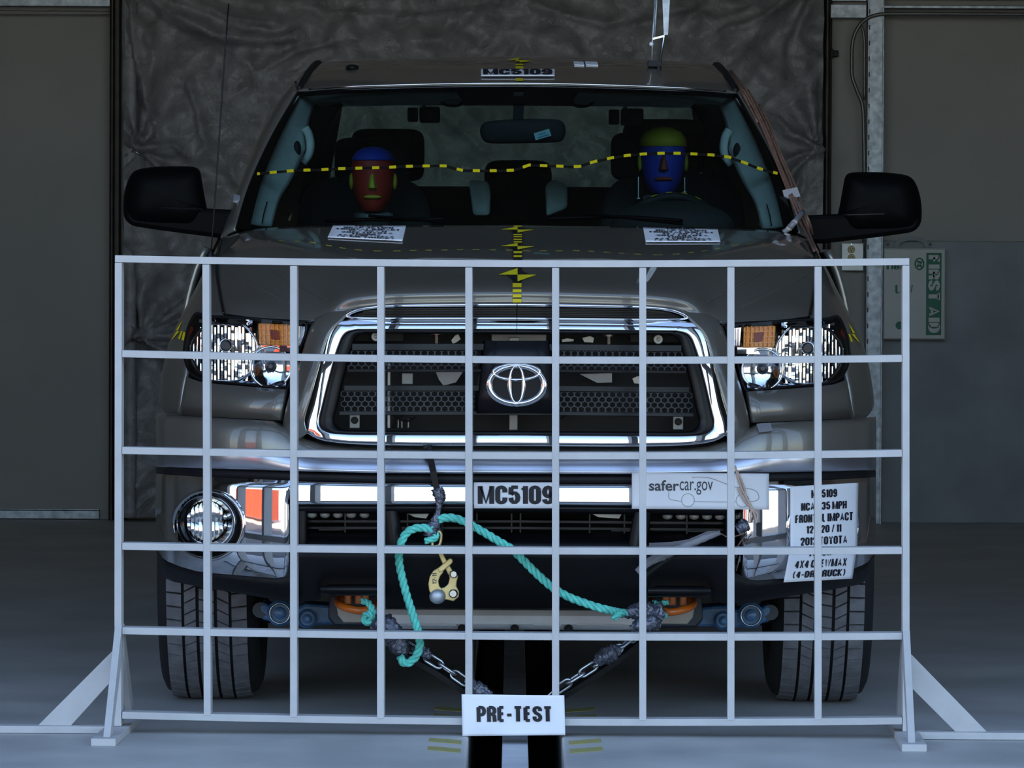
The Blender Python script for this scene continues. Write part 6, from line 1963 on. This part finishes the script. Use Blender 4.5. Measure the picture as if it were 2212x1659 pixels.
tapepatch('tape_strip', [(1716, 440), (1724, 440), (1732, 462), (1726, 466)], 'narrow grey tape strip below the right pillar strip')
tapepatch('tape_strip', [(513, 424), (533, 427), (529, 444), (509, 441)], 'grey tape strip on the left pillar')
tapepatch('tape_strip', [(1636, 922), (1664, 920), (1668, 934), (1640, 938)], 'grey tape strip holding the wire on the bumper', off=.01)
cn = thing('wire_connector', 'ribbed pale wire connector at the right foot of the windshield', 'connector', at(1700, 500, .6))
cpts = [cast(x, y, BB, .016) or at(x, y, .7) for x, y in ((1726, 466), (1716, 480), (1704, 494), (1692, 502))]
link('sleeve', G().tube(curve(cpts, 4), .008, 8), 'tape_grey', cn, smooth=True)
for k in range(4):
    p = cpts[1].lerp(cpts[2], k / 3)
    link('ring', G().ball(p, (.011, .011, .008), 10, 6), 'tan_plastic', cn, smooth=True)

# metal stand on the roof
rb_ = thing('roof_stand', 'thin steel rod stand rising from the roof', 'stand', at(1420, 160, 1.6))
Yb = 1.75
link('rod', G().tube([at(1419, 165, 1.55), at(1424, 140, Yb), at(1436, 70, Yb), at(1446, -40, Yb)], .0045, 8), 'steel_bright', rb_, smooth=True)
link('rod', G().tube([at(1408, 140, Yb), at(1409, 95, Yb), at(1418, -40, Yb)], .003, 8), 'steel_galv', rb_, smooth=True)
link('rod', G().tube([at(1413, 100, Yb), at(1421, -40, Yb)], .003, 8), 'steel_galv', rb_, smooth=True)
link('foot_clamp', G().box(at(1414, 138, Yb), (.045, .04, .02)), 'interior_dark', rb_, bevel=.003)
link('cross_bar', G().bar(at(1410, 84, Yb), at(1434, 78, Yb), .008, .006), 'steel_bright', rb_)
link('knob', G().ball(at(1407, 95, Yb - .02), .007, 12, 8), 'paper', rb_, smooth=True)
link('plate', G().prism([at(x, y, Yb - .01) for x, y in ((1431, 0), (1447, -2), (1443, 75), (1434, 76))], (0, .004, 0)), 'steel_galv', rb_)
# white panes painted in for an overhead lamp's reflection on the roof
lp_ = cast(1263, 139, RB, .004)
if lp_ is not None:
    tg_ = thing('painted_roof_glint', 'white panes on the roof imitating a lamp reflection', 'reflector', lp_)
    for x0, x1 in ((1239, 1260), (1264, 1290)):
        q_ = [cast(x, y, RB, .004) for x, y in ((x0, 135), (x1, 136), (x1 + 2, 143), (x0 + 2, 142))]
        link('pane', G().add(q_, [(0, 1, 2, 3)]), 'paper', tg_, solid=.003)
q_ = [cast(x, y, RB, .003) for x, y in ((952, 121.5), (1295, 121.5))]

# ------------------------------------------------------------------ groups of like things
GROUPS = {'hood_sheet': 'lettered sheets on the hood', 'tow_chain': 'tow chains', 'crash_dummy': 'crash test dummies', 'tape_wad': 'wads of grey tape on the tow chains',
          'wall_girt': 'galvanised wall rails', 'tape_strip': 'grey tape strips on the truck', 'onboard_camera': 'cameras below the sun visors', 'white_rod': 'rods beside the dummy',
          'floor_marking': 'yellow hazard stripes', 'tarp_upright': 'uprights of the tarp', 'conduit': 'conduits on the back wall', 'fender_target': 'fender targets',
          'rope_knot': 'rope knots on the tow hooks', 'tow_sleeve': 'webbing slings below the chains'}
for o in COL.objects:
    b = o.name.split('.')[0]
    if o.parent is None and b in GROUPS: o['group'] = GROUPS[b]
